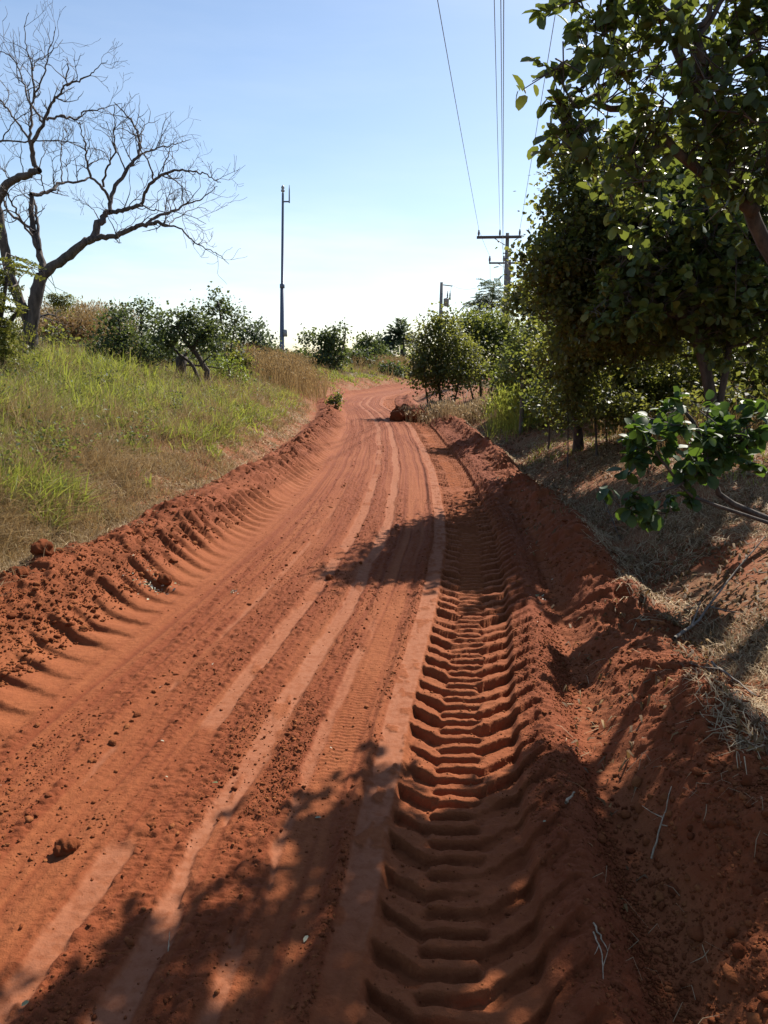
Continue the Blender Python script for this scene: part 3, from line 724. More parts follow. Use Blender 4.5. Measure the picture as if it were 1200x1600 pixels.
for k, (px, py, Y, rx, ry, mat, lab) in enumerate([(140, 560, 21, 30, 20, M_leaf_scrub, 'low dark scrub between the brown shrub and the dark round shrub tree'), (250, 565, 22, 34, 20, M_leaf_scrub, 'low dark scrub left of the stump'),
        (298, 575, 24, 30, 18, M_leaf_scrub, 'green scrub right behind the stump'), (330, 545, 30, 40, 26, M_leaf_scrub, 'dark scrub behind the leaning tree'), (415, 560, 36, 24, 22, M_leaf_scrub, 'green scrub under the grey green tree beside the mast'),
        (232, 545, 30, 44, 22, M_leaf_grey, 'grey green scrub behind the two stemmed tree'), (470, 572, 48, 26, 14, M_leaf_scrub, 'low green scrub just right of the mast foot'), (555, 570, 52, 26, 18, M_leaf_scrub, 'dark scrub between the two green far trees'), (600, 572, 58, 22, 18, M_leaf_scrub, 'green scrub under the blue green far tree'), (648, 574, 66, 16, 14, M_leaf_scrub, 'dark scrub right of the palm')]):
    tree('field_scrub', lab, 'shrub', [L(Y, (px, 600), (px + 2, py), (px, py - ry * 0.5)), L(Y, (px - rx * 0.3, 600), (px - rx * 0.4, py), (px - rx * 0.4, py - ry * 0.4))], 0.03,
         [E(px, py, Y, rx, ry), E(px - rx * 0.6, py + ry * 0.3, Y, rx * 0.5, ry * 0.7), E(px + rx * 0.5, py + ry * 0.2, Y, rx * 0.6, ry * 0.8), E(px + rx * 0.1, py - ry * 0.6, Y, rx * 0.3, ry * 0.5)], 90, 24, 0.0042 * Y, mat, 80 + k, 'low scrub along the back of the left field', clr=0.012 * Y)
# palm
def palm():
    rng = np.random.default_rng(8); Y = 80
    base = np.array(L(Y, (628, 590))[0]); top = at(627, 527, Y)
    root = bpy.data.objects.new('palm_tree', None); COL.objects.link(root); root.location = base
    tag(root, 'single far palm with a round head of drooping fronds beside the road bend', 'palm tree')
    T = Tubes(); T.add([base, (base + top) / 2 + [0.1, 0, 0], top], [0.30, 0.26, 0.22], 8)
    link('trunk', T.mesh('trunk', M_bark), root).location = -base
    P, D = [], []; S = Tubes()
    for k in range(60):
        a = rng.uniform(0, 2 * np.pi); el = rng.uniform(-0.5, 1.45); Ln = 1.9 * rng.uniform(0.85, 1.15)
        d = np.array([np.cos(a) * np.cos(el), np.sin(a) * np.cos(el), np.sin(el)]); t = np.linspace(0, 1, 16)
        r = top + d * (t * Ln)[:, None]; r[:, 2] -= 0.55 * t ** 2 * Ln * np.cos(el)
        S.add(r, np.linspace(0.03, 0.008, 16), 3)
        sd_ = np.cross(d, [0, 0, 1.0]); sd_ /= np.linalg.norm(sd_)
        for q in r[2:]:
            for s in (-1, 1):
                P.append(q); D.append(sd_ * s + d * 0.8 - np.array([0, 0, 0.35]))
    V, F4, F3 = leaves(np.array(P), np.array(D), 0.5, LEAF4, rng, 0.34)
    sm = S.mesh('frond_stem', M_leaf_grey)
    c = link('crown', mesh_np('crown', V, F4, M_leaf_grey, F3), root); c.location = -base
    link('frond_stems', sm, root).location = -base
palm()

# ---------------------------------------------------------------- vegetation right of the road
GR = 'bushes lining the right side of the road'
tree('roadside_bush', 'dark bush closest to the road at the bend, hanging over the soil bank', 'bush',
     [L(23, (690, 640), (686, 600), (680, 560)), L(23, (705, 640), (716, 600), (720, 560)), L(23, (672, 640), (664, 600), (664, 560))], 0.05,
     [E(672, 580, 23, 28, 34), E(690, 530, 23, 32, 26), E(715, 568, 23, 36, 40), E(660, 545, 23, 15, 22), E(680, 505, 23, 12, 12), E(700, 500, 23, 16, 8)], 340, 30, 0.085, M_leaf_dark, 21, GR, clr=0.32)
tree('roadside_bush', 'broad green and reddish bush in front of the near utility pole', 'bush',
     [L(25, (752, 640), (750, 600), (745, 550)), L(25, (765, 640), (772, 590), (780, 540)), L(25, (740, 640), (732, 600), (725, 550))], 0.05,
     [E(735, 525, 25, 40, 30), E(775, 530, 25, 38, 32), E(752, 505, 25, 34, 18), E(750, 575, 25, 42, 34), E(808, 530, 25, 26, 30), E(722, 505, 25, 18, 10)], 360, 28, 0.095, M_leaf_mid, 22, GR, clr=0.34)
tree('roadside_bush', 'yellow green leafy bush right of the utility pole foot', 'bush',
     [L(19, (800, 655), (800, 610), (806, 560)), L(19, (830, 660), (832, 610), (838, 560))], 0.04,
     [E(805, 580, 19, 32, 44), E(838, 560, 19, 34, 54), E(790, 600, 19, 22, 24), E(845, 610, 19, 34, 30), E(885, 600, 17, 34, 44)], 240, 28, 0.08, M_leaf_mid, 23, GR, clr=0.28)
tree('roadside_bush', 'small dark round crowned tree above the yellow green bush', 'tree',
     [L(17, (850, 660), (846, 580), (836, 500), (834, 470))], 0.06, [E(833, 458, 17, 34, 28), E(818, 470, 17, 20, 20), E(860, 480, 17, 30, 34)], 120, 30, 0.09, M_leaf_dark, 24, clr=0.26)
tree('roadside_tree', 'large dark tree with small leaves at the left end of the right hand woods', 'tree',
     [L(11.6, (905, 690), (902, 620), (912, 560), (935, 480), (950, 400), dY=-2.0), [at(903, 630, 11.1), at(885, 560, 10.4), at(872, 480, 9.8), at(880, 400, 9.3)], [at(910, 590, 10.9), at(960, 500, 10.2), at(1000, 420, 9.8)]], 0.07,
     [E(918, 330, 9.2, 54, 54, 0.7), E(898, 410, 9.4, 56, 56, 0.8), E(965, 370, 9.6, 80, 90, 0.9), E(925, 490, 9.6, 72, 66, 0.9), E(1000, 470, 9.8, 90, 90, 1.0), E(895, 270, 9.1, 30, 28, 0.4), E(880, 560, 10.6, 46, 40, .6), E(862, 395, 9.3, 26, 22, .4), E(848, 445, 9.6, 24, 26, .4), E(880, 225, 9.2, 14, 26, .3), E(858, 320, 9.2, 16, 14, .3), E(1040, 280, 10, 100, 70, .8), E(960, 260, 9.6, 50, 36, .5), E(1140, 260, 10, 90, 70, .8)],
     1400, 40, 0.058, M_leaf_dark, 25, tpl=LEAF6, clr=0.20, width=1.0, extra_tips=[at(812, 405, 9), at(826, 412, 9), at(838, 408, 9), at(820, 395, 9), at(850, 415, 9), at(876, 262, 9), at(884, 250, 9)])
tree('roadside_tree', 'broad leaved tree with scattered yellow leaves in the middle of the right hand woods', 'tree',
     [L(8.6, (1120, 740), (1110, 620), (1090, 520), (1050, 420)), L(8.6, (1115, 640), (1140, 540), (1150, 430))], 0.075,
     [E(1050, 370, 8.6, 100, 80, 0.9), E(1130, 430, 8.6, 90, 80, 0.9), E(1000, 440, 8.4, 80, 56, 0.7), E(1180, 340, 8.8, 80, 90, 0.9), E(970, 480, 8.2, 46, 26, 0.4), E(1080, 500, 8.8, 80, 50, .6), E(1190, 500, 8.4, 60, 60, .5)],
     520, 20, 0.095, M_leaf_big, 26, tpl=LEAF6, clr=0.24, whorl=3, width=1.05)
tree('overhanging_tree', 'large leaved tree leaning in from the right edge against the sky', 'tree',
     [[np.array([4.5, 5.4, hz1(4.5, 5.4) - 0.1]), at(1290, 520, 5.4), at(1215, 420, 5.3), at(1160, 300, 5.2), at(1110, 190, 5.1), at(1050, 60, 5.0)],
      [at(1290, 480, 5.4), at(1260, 250, 5.4), at(1230, 80, 5.3), at(1200, -60, 5.3)],
      [at(1180, 330, 5.2), at(1080, 260, 5.1), at(1000, 175, 4.9), at(940, 165, 4.9)],
      [at(1110, 190, 5.1), at(1090, 60, 4.9), at(1010, -10, 4.4), at(940, -30, 4.3)]], 0.062,
     [E(1050, 90, 4.6, 90, 75, 0.25), E(1130, 180, 5.0, 100, 70, 0.3), E(1010, 210, 4.95, 66, 36, 0.25), E(1170, 50, 5.0, 80, 90, 0.35), E(1010, 30, 4.4, 50, 50, 0.2),
      E(1300, 60, 5.1, 90, 120, 0.5), E(1000, 280, 4.9, 70, 24, 0.22), E(1180, 280, 5.0, 80, 50, 0.3), E(1400, 140, 5.0, 130, 140, 0.5)],
     330, 14, 0.082, M_leaf_big, 27, tpl=LEAF11, clr=0.15, whorl=3, width=0.85, shell=0.2,
     extra_tips=[at(x, y, 4.25) for x, y in [(868,108),(880,98),(900,90),(915,78),(930,62),(945,52),(874,162),(888,150),(905,140),(922,128),(936,118),(880,195),(895,205),(905,215),(920,222),(935,230),(900,2),(912,14),(930,30),(950,20),(895,235),(910,240)]])
GT = 'dark thicket behind the wire fence'
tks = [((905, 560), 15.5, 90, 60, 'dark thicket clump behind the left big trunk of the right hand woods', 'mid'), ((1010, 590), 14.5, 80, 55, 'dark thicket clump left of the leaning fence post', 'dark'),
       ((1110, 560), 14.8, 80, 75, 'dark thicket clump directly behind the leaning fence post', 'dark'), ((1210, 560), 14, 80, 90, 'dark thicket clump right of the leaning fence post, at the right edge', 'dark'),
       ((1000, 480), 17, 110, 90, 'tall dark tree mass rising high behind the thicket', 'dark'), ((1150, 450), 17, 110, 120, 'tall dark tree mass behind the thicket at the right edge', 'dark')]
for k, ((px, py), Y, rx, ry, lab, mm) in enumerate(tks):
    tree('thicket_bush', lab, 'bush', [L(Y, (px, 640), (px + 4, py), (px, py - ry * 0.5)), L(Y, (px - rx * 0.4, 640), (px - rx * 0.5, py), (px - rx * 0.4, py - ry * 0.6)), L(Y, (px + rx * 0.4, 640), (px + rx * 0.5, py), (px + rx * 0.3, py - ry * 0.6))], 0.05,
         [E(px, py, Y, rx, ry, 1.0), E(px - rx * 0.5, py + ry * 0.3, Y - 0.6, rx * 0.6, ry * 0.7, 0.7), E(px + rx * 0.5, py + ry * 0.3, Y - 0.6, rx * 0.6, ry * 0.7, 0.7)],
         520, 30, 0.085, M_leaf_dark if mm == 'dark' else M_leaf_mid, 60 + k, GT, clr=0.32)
tree('undergrowth_shrub', 'glossy small leaved shrub glinting at the foot of the woods', 'shrub',
     [L(11.8, (985, 665), (985, 620), (985, 580)), L(11.8, (950, 665), (945, 620), (940, 590))], 0.02, [E(985, 590, 11.8, 44, 40, 0.5), E(945, 610, 11.8, 40, 40, 0.5), E(1030, 620, 11.5, 40, 34, 0.4)], 150, 22, 0.07, M_leaf_big, 71, clr=0.2)
tree('undergrowth_shrub', 'low green leafy shrub left of the big dark trunk', 'shrub',
     [L(12.5, (860, 665), (860, 640), (858, 610))], 0.02, [E(862, 620, 12.5, 40, 40, 0.5), E(895, 560, 12.8, 34, 40, 0.4)], 110, 22, 0.07, M_leaf_mid, 72, clr=0.2)
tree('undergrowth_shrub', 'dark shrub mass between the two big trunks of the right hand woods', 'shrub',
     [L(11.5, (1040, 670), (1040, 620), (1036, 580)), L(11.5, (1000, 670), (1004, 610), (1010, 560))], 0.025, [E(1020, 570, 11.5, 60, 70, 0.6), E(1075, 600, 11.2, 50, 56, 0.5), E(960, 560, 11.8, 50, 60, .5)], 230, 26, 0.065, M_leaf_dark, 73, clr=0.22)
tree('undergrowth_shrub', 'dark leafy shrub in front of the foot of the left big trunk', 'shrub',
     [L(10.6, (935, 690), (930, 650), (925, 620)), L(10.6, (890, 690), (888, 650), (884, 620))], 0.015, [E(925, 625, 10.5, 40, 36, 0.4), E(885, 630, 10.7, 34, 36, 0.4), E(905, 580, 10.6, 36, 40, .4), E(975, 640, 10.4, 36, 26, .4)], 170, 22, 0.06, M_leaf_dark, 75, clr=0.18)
tree('undergrowth_shrub', 'dark shrub mass filling the right edge beyond the large leaved shrub', 'shrub',
     [L(10.6, (1180, 680), (1180, 620), (1172, 560)), L(10.6, (1220, 680), (1224, 610), (1220, 560))], 0.025, [E(1180, 590, 10.8, 46, 50, 0.5), E(1240, 580, 10.6, 60, 90, 0.6), E(1150, 530, 11.6, 60, 40, .5), E(1110, 636, 10.0, 60, 28, .5), E(1200, 640, 9.8, 60, 34, .5)], 330, 26, 0.065, M_leaf_dark, 74, clr=0.22)
# the near shrub with large leaves
tree('large_leaved_shrub', 'nearby drooping shrub with big glossy green leaves in front of the straw litter', 'shrub',
     [[np.array([3.05, 5.4, hz1(3.05, 5.4) - 0.03]), at(1120, 780, 5.2), at(1110, 720, 5.1), at(1085, 660, 5.1), at(1060, 632, 5.1)],
      [np.array([3.05, 5.4, hz1(3.05, 5.4) - 0.03]), at(1080, 780, 5.0), at(1035, 720, 4.9), at(1010, 690, 4.9)],
      [at(1100, 730, 5.1), at(1060, 760, 4.9), at(1010, 775, 4.8), at(975, 780, 4.8)],
      [at(1110, 700, 5.1), at(1140, 680, 5.1), at(1175, 680, 5.1)]], 0.022,
     [E(1065, 650, 5.1, 42, 20, 0.15), E(1130, 690, 5.1, 52, 34, 0.2), E(1085, 745, 5.0, 30, 18, 0.12), E(1010, 690, 4.9, 36, 30, 0.12), E(975, 785, 4.8, 24, 14, 0.1), E(1035, 800, 4.85, 26, 18, 0.1), E(1165, 680, 5.1, 26, 24, 0.15), E(1000, 655, 5.0, 30, 20, .1)],
     84, 9, 0.088, M_leaf_near, 28, tpl=LEAF11, clr=0.11, width=1.1, shell=0.3, whorl=1, droop=0.55)

# ---------------------------------------------------------------- grass
def blades(P, H, W, rng, lean=0.35, bend=0.5, seg=3):
    """P (N,3), H (N), W (N) -> V, F4 ; each blade its own bent ribbon"""
    N = len(P); az = rng.uniform(0, 2 * np.pi, N)
    dirv = np.stack([np.cos(az), np.sin(az), np.zeros(N)], -1); ln = np.abs(rng.normal(0, lean, N)); bd = np.abs(rng.normal(0, bend, N))
    wa = rng.uniform(0, 2 * np.pi, N); side = np.stack([np.cos(wa), np.sin(wa), np.zeros(N)], -1)
    rows = []
    for k in range(seg + 1):
        t = k / seg
        c = P + dirv * (H * (ln * t + bd * t * t * 0.8))[:, None]; c[:, 2] += H * t * (1 - 0.45 * np.minimum(bd, 1.4) * t) / np.sqrt(1 + ln * ln)
        w = W * (1.0 - 0.92 * t ** 1.6) * 0.5
        rows += [c - side * w[:, None], c + side * w[:, None]]
    V = np.stack(rows, 1).reshape(-1, 3); m = 2 * (seg + 1)
    f = np.array([[2 * k, 2 * k + 1, 2 * k + 3, 2 * k + 2] for k in range(seg)])
    F = (f[None] + (np.arange(N) * m)[:, None, None]).reshape(-1, 4)
    return V, F
def tufts(rng, cx, cy, nb, spread, h, w):
    n = rng.poisson(nb, len(cx)) + 3; ci = np.repeat(np.arange(len(cx)), n)
    x = cx[ci] + rng.normal(0, 1, len(ci)) * spread[ci]; y = cy[ci] + rng.normal(0, 1, len(ci)) * spread[ci]
    H = h[ci] * rng.uniform(0.45, 1.15, len(ci)); W = w[ci] * rng.uniform(0.6, 1.3, len(ci))
    return x, y, H, W
def field_points(rng, n, y0, y1, side):
    d = np.exp(rng.uniform(np.log(y0), np.log(y1), n)); a = rng.uniform(0, 1, n)
    if side < 0:
        xr = cline(d) - 2.85 - 0.0 * d; xl = -0.56 * d - 2.0; xl = np.minimum(xl, xr - 2)
    else:
        xl = cline(d) + 1.1; xr = 0.56 * d + 1.5; xr = np.maximum(xr, xl + 1.5)
    return xl + (xr - xl) * a, d
rng = np.random.default_rng(101)
def make_grass(name, label, n, y0, y1, side, keep, hh, ww, nb, mat, spread=0.07, lean=0.35, bend=0.5, seg=3, cat='grass'):
    x, y = field_points(rng, n, y0, y1, side); k = keep(x, y); x, y = x[k], y[k]
    h = hh(x, y) * rng.uniform(0.7, 1.3, len(x)); w = ww * (1 + y / 14.0)
    X, Y, H, W = tufts(rng, x, y, nb, np.full(len(x), spread) * (0.6 + y / 14), h, w)
    k2 = (X - cline(Y) < -2.72) if side < 0 else (X - cline(Y) > 0.85); X, Y, H, W = X[k2], Y[k2], H[k2], W[k2]
    P = np.stack([X, Y, hz(X, Y) - 0.01], -1)
    V, F = blades(P, H, W, rng, lean, bend, seg)
    o = link(name, mesh_np(name, V, F, mat)); tag(o, label, cat, kind='stuff'); return o
def e_of(x, y): return -(x - cline(y)) - 2.85
def patchn(x, y, s=0.35, sd=201): return fbm(x * s, y * s, sd, 4)
gcol = lambda x, y: 0.6 * patchn(x, y) + 0.75 * fbm(x * 1.3, y * 1.3, 205, 3) + 0.08
hv = lambda x, y: 0.5 + 1.0 * vn(x * 1.4, y * 1.4, 207)
make_grass('green_grass', 'green grass standing in clumps over the left slope', 13500, 4.2, 60, -1,
           lambda x, y: (gcol(x, y) > -0.05 - 0.14 * sstep(2, 6, e_of(x, y))) & (e_of(x, y) > 0.35 + 0.5 * rng.random(len(x))), lambda x, y: hv(x, y) * (0.19 + 0.17 * sstep(0.3, 3, e_of(x, y))), 0.0135, 11, M_grass_green, 0.045, 0.55, 0.9)
make_grass('dry_grass', 'brown dry grass between the green clumps', 11000, 4.0, 60, -1,
           lambda x, y: (gcol(x, y) < 0.16 + 0.3 * (1 - sstep(0.5, 2.5, e_of(x, y)))) & (e_of(x, y) > 0.35 * rng.random(len(x))), lambda x, y: hv(x, y) * (0.15 + 0.28 * sstep(0.2, 2.4, e_of(x, y))), 0.0056, 14, M_grass_dry, 0.05, 0.6, 0.8)
make_grass('tall_stems', 'thin pale seed stems rising above the left grass', 5000, 4.5, 45, -1,
           lambda x, y: e_of(x, y) > 1.0, lambda x, y: 0.55 + 0 * x, 0.0026, 2, M_straw, 0.05, 0.25, 0.35, 3)
make_grass('straw_grass', 'short pale straw along the top of the left soil bank', 9000, 3.6, 40, -1,
           lambda x, y: (e_of(x, y) > -0.05) & (e_of(x, y) < 1.3 + 0.5 * rng.random(len(x))), lambda x, y: 0.10 + 0.10 * sstep(0.2, 1.2, e_of(x, y)), 0.0034, 9, M_straw, 0.07, 0.9, 0.9, 2)
# broad-leaved weeds dotted through the left grass
def weeds():
    g = np.random.default_rng(77); x, y = field_points(g, 700, 4.6, 30, -1); k = e_of(x, y) > 0.9; x, y = x[k], y[k]
    n = g.integers(14, 40, len(x)); ci = np.repeat(np.arange(len(x)), n); h = g.uniform(0.12, 0.5, len(x))
    t = g.uniform(0.15, 1, len(ci)); P = np.stack([x[ci] + g.normal(0, .07, len(ci)) * t, y[ci] + g.normal(0, .07, len(ci)) * t, hz(x, y)[ci] + h[ci] * t], -1)
    V, F4, F3 = leaves(P, g.normal(0, 1, P.shape) + [0, 0, .4], 0.042, LEAF6, g, 0.7)
    tag(link('broad_leaf_weeds', mesh_np('broad_leaf_weeds', V, F4, M_leaf_mid, F3)), 'dark broad leaved weeds dotted through the left grass', 'weeds', kind='stuff')
weeds()
make_grass('verge_grass', 'thin dry grass on the right verge', 8000, 3.4, 40, 1,
           lambda x, y: (patchn(x, y, 0.6, 301) > -0.02) & (x - cline(y) > 1.25), lambda x, y: 0.10 + 0 * x, 0.0032, 9, M_straw, 0.06, 0.7, 0.8, 2)
make_grass('verge_weeds', 'low green weeds on the right verge', 1500, 5, 30, 1,
           lambda x, y: (patchn(x, y, 0.5, 305) > 0.12) & (x - cline(y) > 1.2), lambda x, y: 0.12 + 0 * x, 0.006, 7, M_grass_green, 0.05, 0.6, 0.6, 2)
make_grass('thicket_grass', 'dry grass and stalks in the shade under the right hand woods', 2600, 9, 26, 1,
           lambda x, y: (x - cline(y) > 2.6), lambda x, y: 0.5 + 0 * x, 0.006, 9, M_grass_dry, 0.10, 0.3, 0.4, 3)
# tall brown reeds at the foot of the mast, and other tall dry stands
def stand(name, label, px0, px1, Y0, Y1, n, h, mat, w=0.012, seed=0):
    r = np.random.default_rng(seed)
    px = np.clip(r.normal(0, 0.5, n), -1.25, 1.25) * (px1 - px0) / 2 + (px0 + px1) / 2; Y = (Y0 + Y1) / 2 + np.clip(r.normal(0, 0.5, n), -1.3, 1.3) * (Y1 - Y0) / 2; x = (px - 600) / FOC * Y * 1.02
    c = r.uniform(0.6, 1.1, n) * h * (0.8 + 0.4 * vn(x * 0.8, Y * 0.8, 9))
    P = np.stack([x, Y, hz(x, Y) - 0.02], -1); V, F = blades(P, c, np.full(n, w), r, 0.16, 0.22, 3)
    # feathery heads
    m = n // 2; i = r.choice(n, m); q = np.repeat(P[i] + np.stack([r.normal(0, .12, m), r.normal(0, .12, m), c[i] * 0.86], -1), 4, 0) + r.normal(0, 0.05, (m * 4, 3))
    V2, F4, F3 = leaves(q, np.tile([0, 0, 1.0], (len(q), 1)) + r.normal(0, 0.5, q.shape), 0.10, LEAF4, r, 0.35)
    o = link(name, mesh_np(name, np.concatenate([V, V2]), np.concatenate([F, F4 + len(V)]), mat)); tag(o, label, 'tall grass', kind='stuff')
stand('tall_dry_grass', 'tall brown grass stand around the foot of the mast', 366, 492, 28, 38, 8000, 1.2, M_grass_dry, 0.016, 1)
stand('tall_dry_grass', 'tall dry grass behind the shrubs left of the round shrub tree', 70, 210, 23, 30, 5000, 1.5, M_grass_dry, 0.014, 2)
stand('tall_dry_grass', 'tall dry grass among the far trees at the bend', 486, 650, 50, 62, 5000, 0.75, M_grass_dry, 0.03, 3)
stand('tall_green_grass', 'tall yellow green grass between the roadside bushes on the right', 770, 870, 15.5, 19, 3500, 0.75, M_grass_green, 0.009, 4)
stand('pale_dry_grass', 'pale dry grass under the bushes at the bend', 650, 800, 19.5, 22, 3500, 0.35, M_straw, 0.008, 5)
stand('tall_dry_grass', 'dry stalks under the fence post at the right edge', 1040, 1230, 11, 13.5, 800, 0.45, M_grass_dry, 0.007, 6)

# ---------------------------------------------------------------- litter, straw and loose soil
def litter(name, label, n, y0, y1, side, L0, w0, mat, seed, umin, umax, lift=0.006):
    r = np.random.default_rng(seed); y = np.exp(r.uniform(np.log(y0), np.log(y1), n)); u = r.uniform(umin, umax, n); x = cline(y) + u
    keep = fbm(x * 1.4, y * 1.4, seed, 3) > -0.12; x, y = x[keep], y[keep]; n = len(x)
    P = np.stack([x, y, hz(x, y) + lift], -1); a = r.uniform(0, 2 * np.pi, n); Ln = L0 * r.uniform(0.4, 1.5, n)
    D = np.stack([np.cos(a), np.sin(a), 0 * a], -1) * Ln[:, None]; Q = P + D; Q[:, 2] = hz(Q[:, 0], Q[:, 1]) + lift + r.uniform(0, 0.02, n)
    M_ = (P + Q) / 2; M_[:, 2] += r.uniform(0, 0.03, n); M_[:, :2] += r.normal(0, 0.012, (n, 2))
    S = np.stack([-np.sin(a), np.cos(a), r.normal(0, 0.3, n)], -1) * (w0 * (1 + y / 9))[:, None] * 0.5
    V = np.stack([P - S, P + S, M_ - S, M_ + S, Q - S * 0.4, Q + S * 0.4], 1).reshape(-1, 3)
    F = (np.array([[0, 1, 3, 2], [2, 3, 5, 4]])[None] + (np.arange(n) * 6)[:, None, None]).reshape(-1, 4)
    tag(link(name, mesh_np(name, V, F, mat)), label, 'litter', kind='stuff')
litter('straw_litter', 'pale straw lying on the soil of the right verge', 60000, 2.2, 22, 1, 0.10, 0.0030, M_straw, 401, 0.98, 5.0)
litter('straw_litter', 'sparse straw and twigs fallen on the right soil bank', 500, 1.3, 10, 1, 0.07, 0.0016, M_straw, 402, 0.45, 1.4)
litter('leaf_litter', 'brown leaf bits fallen on the right soil bank', 700, 1.4, 10, 1, 0.03, 0.009, M_leaf_brown, 405, 0.5, 1.5)
litter('straw_litter', 'straw lying along the left verge', 16000, 3.2, 22, -1, 0.11, 0.003, M_straw, 403, -4.4, -2.85)
litter('leaf_litter', 'brown fallen leaves and stems on the right verge', 26000, 2.2, 22, 1, 0.04, 0.010, M_leaf_brown, 404, 1.05, 6.0)
_g = (1 + 5 ** 0.5) / 2
ICO = np.array([[-1,_g,0],[1,_g,0],[-1,-_g,0],[1,-_g,0],[0,-1,_g],[0,1,_g],[0,-1,-_g],[0,1,-_g],[_g,0,-1],[_g,0,1],[-_g,0,-1],[-_g,0,1]]) / 1.9
ICF = np.array([[0,11,5],[0,5,1],[0,1,7],[0,7,10],[0,10,11],[1,5,9],[5,11,4],[11,10,2],[10,7,6],[7,1,8],[3,9,4],[3,4,2],[3,2,6],[3,6,8],[3,8,9],[4,9,5],[2,4,11],[6,2,10],[8,6,7],[9,8,1]])
def _ico2():
    import bmesh as _b
    bm = _b.new(); _b.ops.create_icosphere(bm, subdivisions=2, radius=1.0); bm.verts.ensure_lookup_table()
    v = np.array([q.co[:] for q in bm.verts]); f = np.array([[w.index for w in p.verts] for p in bm.faces]); bm.free(); return v, f
IC2V, IC2F = _ico2()
def clods(name, label, x, y, r, seed, mat, sink=0.1, fine=False):
    g = np.random.default_rng(seed); n = len(x)
    BV, BF = (IC2V, IC2F) if fine else (ICO, ICF); m = len(BV)
    lump = 1.0
    for _ in range(3):
        dd = g.normal(0, 1, (n, 1, 3)); dd /= np.linalg.norm(dd, axis=2, keepdims=True); lump = lump * (1 - 0.38 * (np.einsum('nij,nj->ni', np.broadcast_to(BV[None], (n, m, 3)), dd[:, 0])[..., None] > g.uniform(0.25, 0.7, (n, 1, 1))))
    V = BV[None] * lump * g.uniform(0.80, 1.2, (n, m, 1)) * np.stack([g.uniform(.8, 1.3, n), g.uniform(.8, 1.3, n), g.uniform(.55, .95, n)], -1)[:, None, :]
    a = g.uniform(0, 6.28, n); c, s = np.cos(a)[:, None], np.sin(a)[:, None]
    V = np.stack([V[..., 0] * c - V[..., 1] * s, V[..., 0] * s + V[..., 1] * c, V[..., 2]], -1) * r[:, None, None]
    V += np.stack([x, y, hz(x, y) + r * sink], -1)[:, None, :]
    F = (BF[None] + (np.arange(n) * m)[:, None, None]).reshape(-1, 3)
    tag(link(name, mesh_np(name, V.reshape(-1, 3), np.zeros((0, 4), int), mat, F, smooth=fine)), label, 'loose soil', kind='stuff')
M_clod = soil_material('clod_soil', False)
# the clods share the look of the freshly turned soil
def clod_material():
    m, n, l, out = new_mat('turned_soil'); geo = n.new('ShaderNodeNewGeometry')
    r = ramp(n, [(0.0, (0.115, 0.030, 0.010)), (0.7, (0.18, 0.055, 0.019)), (1, (0.23, 0.080, 0.028))]); l.new(geo.outputs['Random Per Island'], r.inputs[0])
    p = n.new('ShaderNodeBsdfPrincipled'); l.new(r.outputs[0], p.inputs['Base Color']); p.inputs['Roughness'].default_value = 0.95; p.inputs['Specular IOR Level'].default_value = 0.1
    nz = noise(n, l, geo.outputs['Position'], 120, 3); bp = n.new('ShaderNodeBump'); bp.inputs['Distance'].default_value = 0.004; l.new(nz.outputs[0], bp.inputs['Height']); l.new(bp.outputs[0], p.inputs['Normal'])
    l.new(p.outputs[0], out.inputs[0]); return m
M_clod = clod_material()
def clod_field(seed, n, bands, y0, y1, rmed, rmax, sig=0.6):
    g = np.random.default_rng(seed); y = np.exp(g.uniform(np.log(y0), np.log(y1), n))
    w = np.array([b[2] for b in bands], float); k = g.choice(len(bands), n, p=w / w.sum())
    a = np.array([b[0] for b in bands])[k]; b = np.array([b[1] for b in bands])[k]; u = g.uniform(a, b) - 0.03 * fbm(y * 0 + 3.1, y * 0.55, 7, 3)
    x = cline(y) + u; keep = fbm(x * 2.2, y * 1.0, seed, 4) + g.normal(0, 0.28, n) > 0.0; x, y = x[keep], y[keep]
    return x, y, np.minimum(rmed * np.exp(g.normal(0, sig, len(x))), rmax)
x, y, r = clod_field(501, 85000, [(-0.76, -0.63, 3), (-1.05, -0.88, 3), (-1.42, -1.17, 3), (-1.78, -1.5, 2), (-0.41, -0.345, 2), (0.27, 0.56, 8), (-1.95, -0.35, 5), (-0.22, 0.25, 1.2)], 1.4, 9, 0.0028, 0.011)
clods('road_crumbs', 'crumbs of red soil in rough strips between the wheel marks', x, y, r, 1, M_clod)
x, y, r = clod_field(502, 42000, [(-3.2, -2.2, 5), (0.6, 1.5, 4)], 1.4, 20, 0.0050, 0.028, 0.7)
clods('bank_clods', 'loose red clods on the soil banks either side of the road', x, y, r, 2, M_clod, fine=True)
x, y, r = clod_field(504, 60000, [(0.5, 1.35, 5), (-3.0, -2.3, 2)], 1.4, 6, 0.0034, 0.012)
clods('bank_crumbs', 'fine crumbs of soil covering the banks near the front', x, y, r, 4, M_clod)
x, y, r = clod_field(503, 900, [(-1.50, -1.46, 4), (-1.06, -1.03, 3), (-2.1, 0.2, 2), (0.3, 0.6, 3)], 1.5, 16, 0.008, 0.020)
clods('row_clods', 'dark clods dropped in rows along the road', x, y, r, 3, M_clod, fine=True)
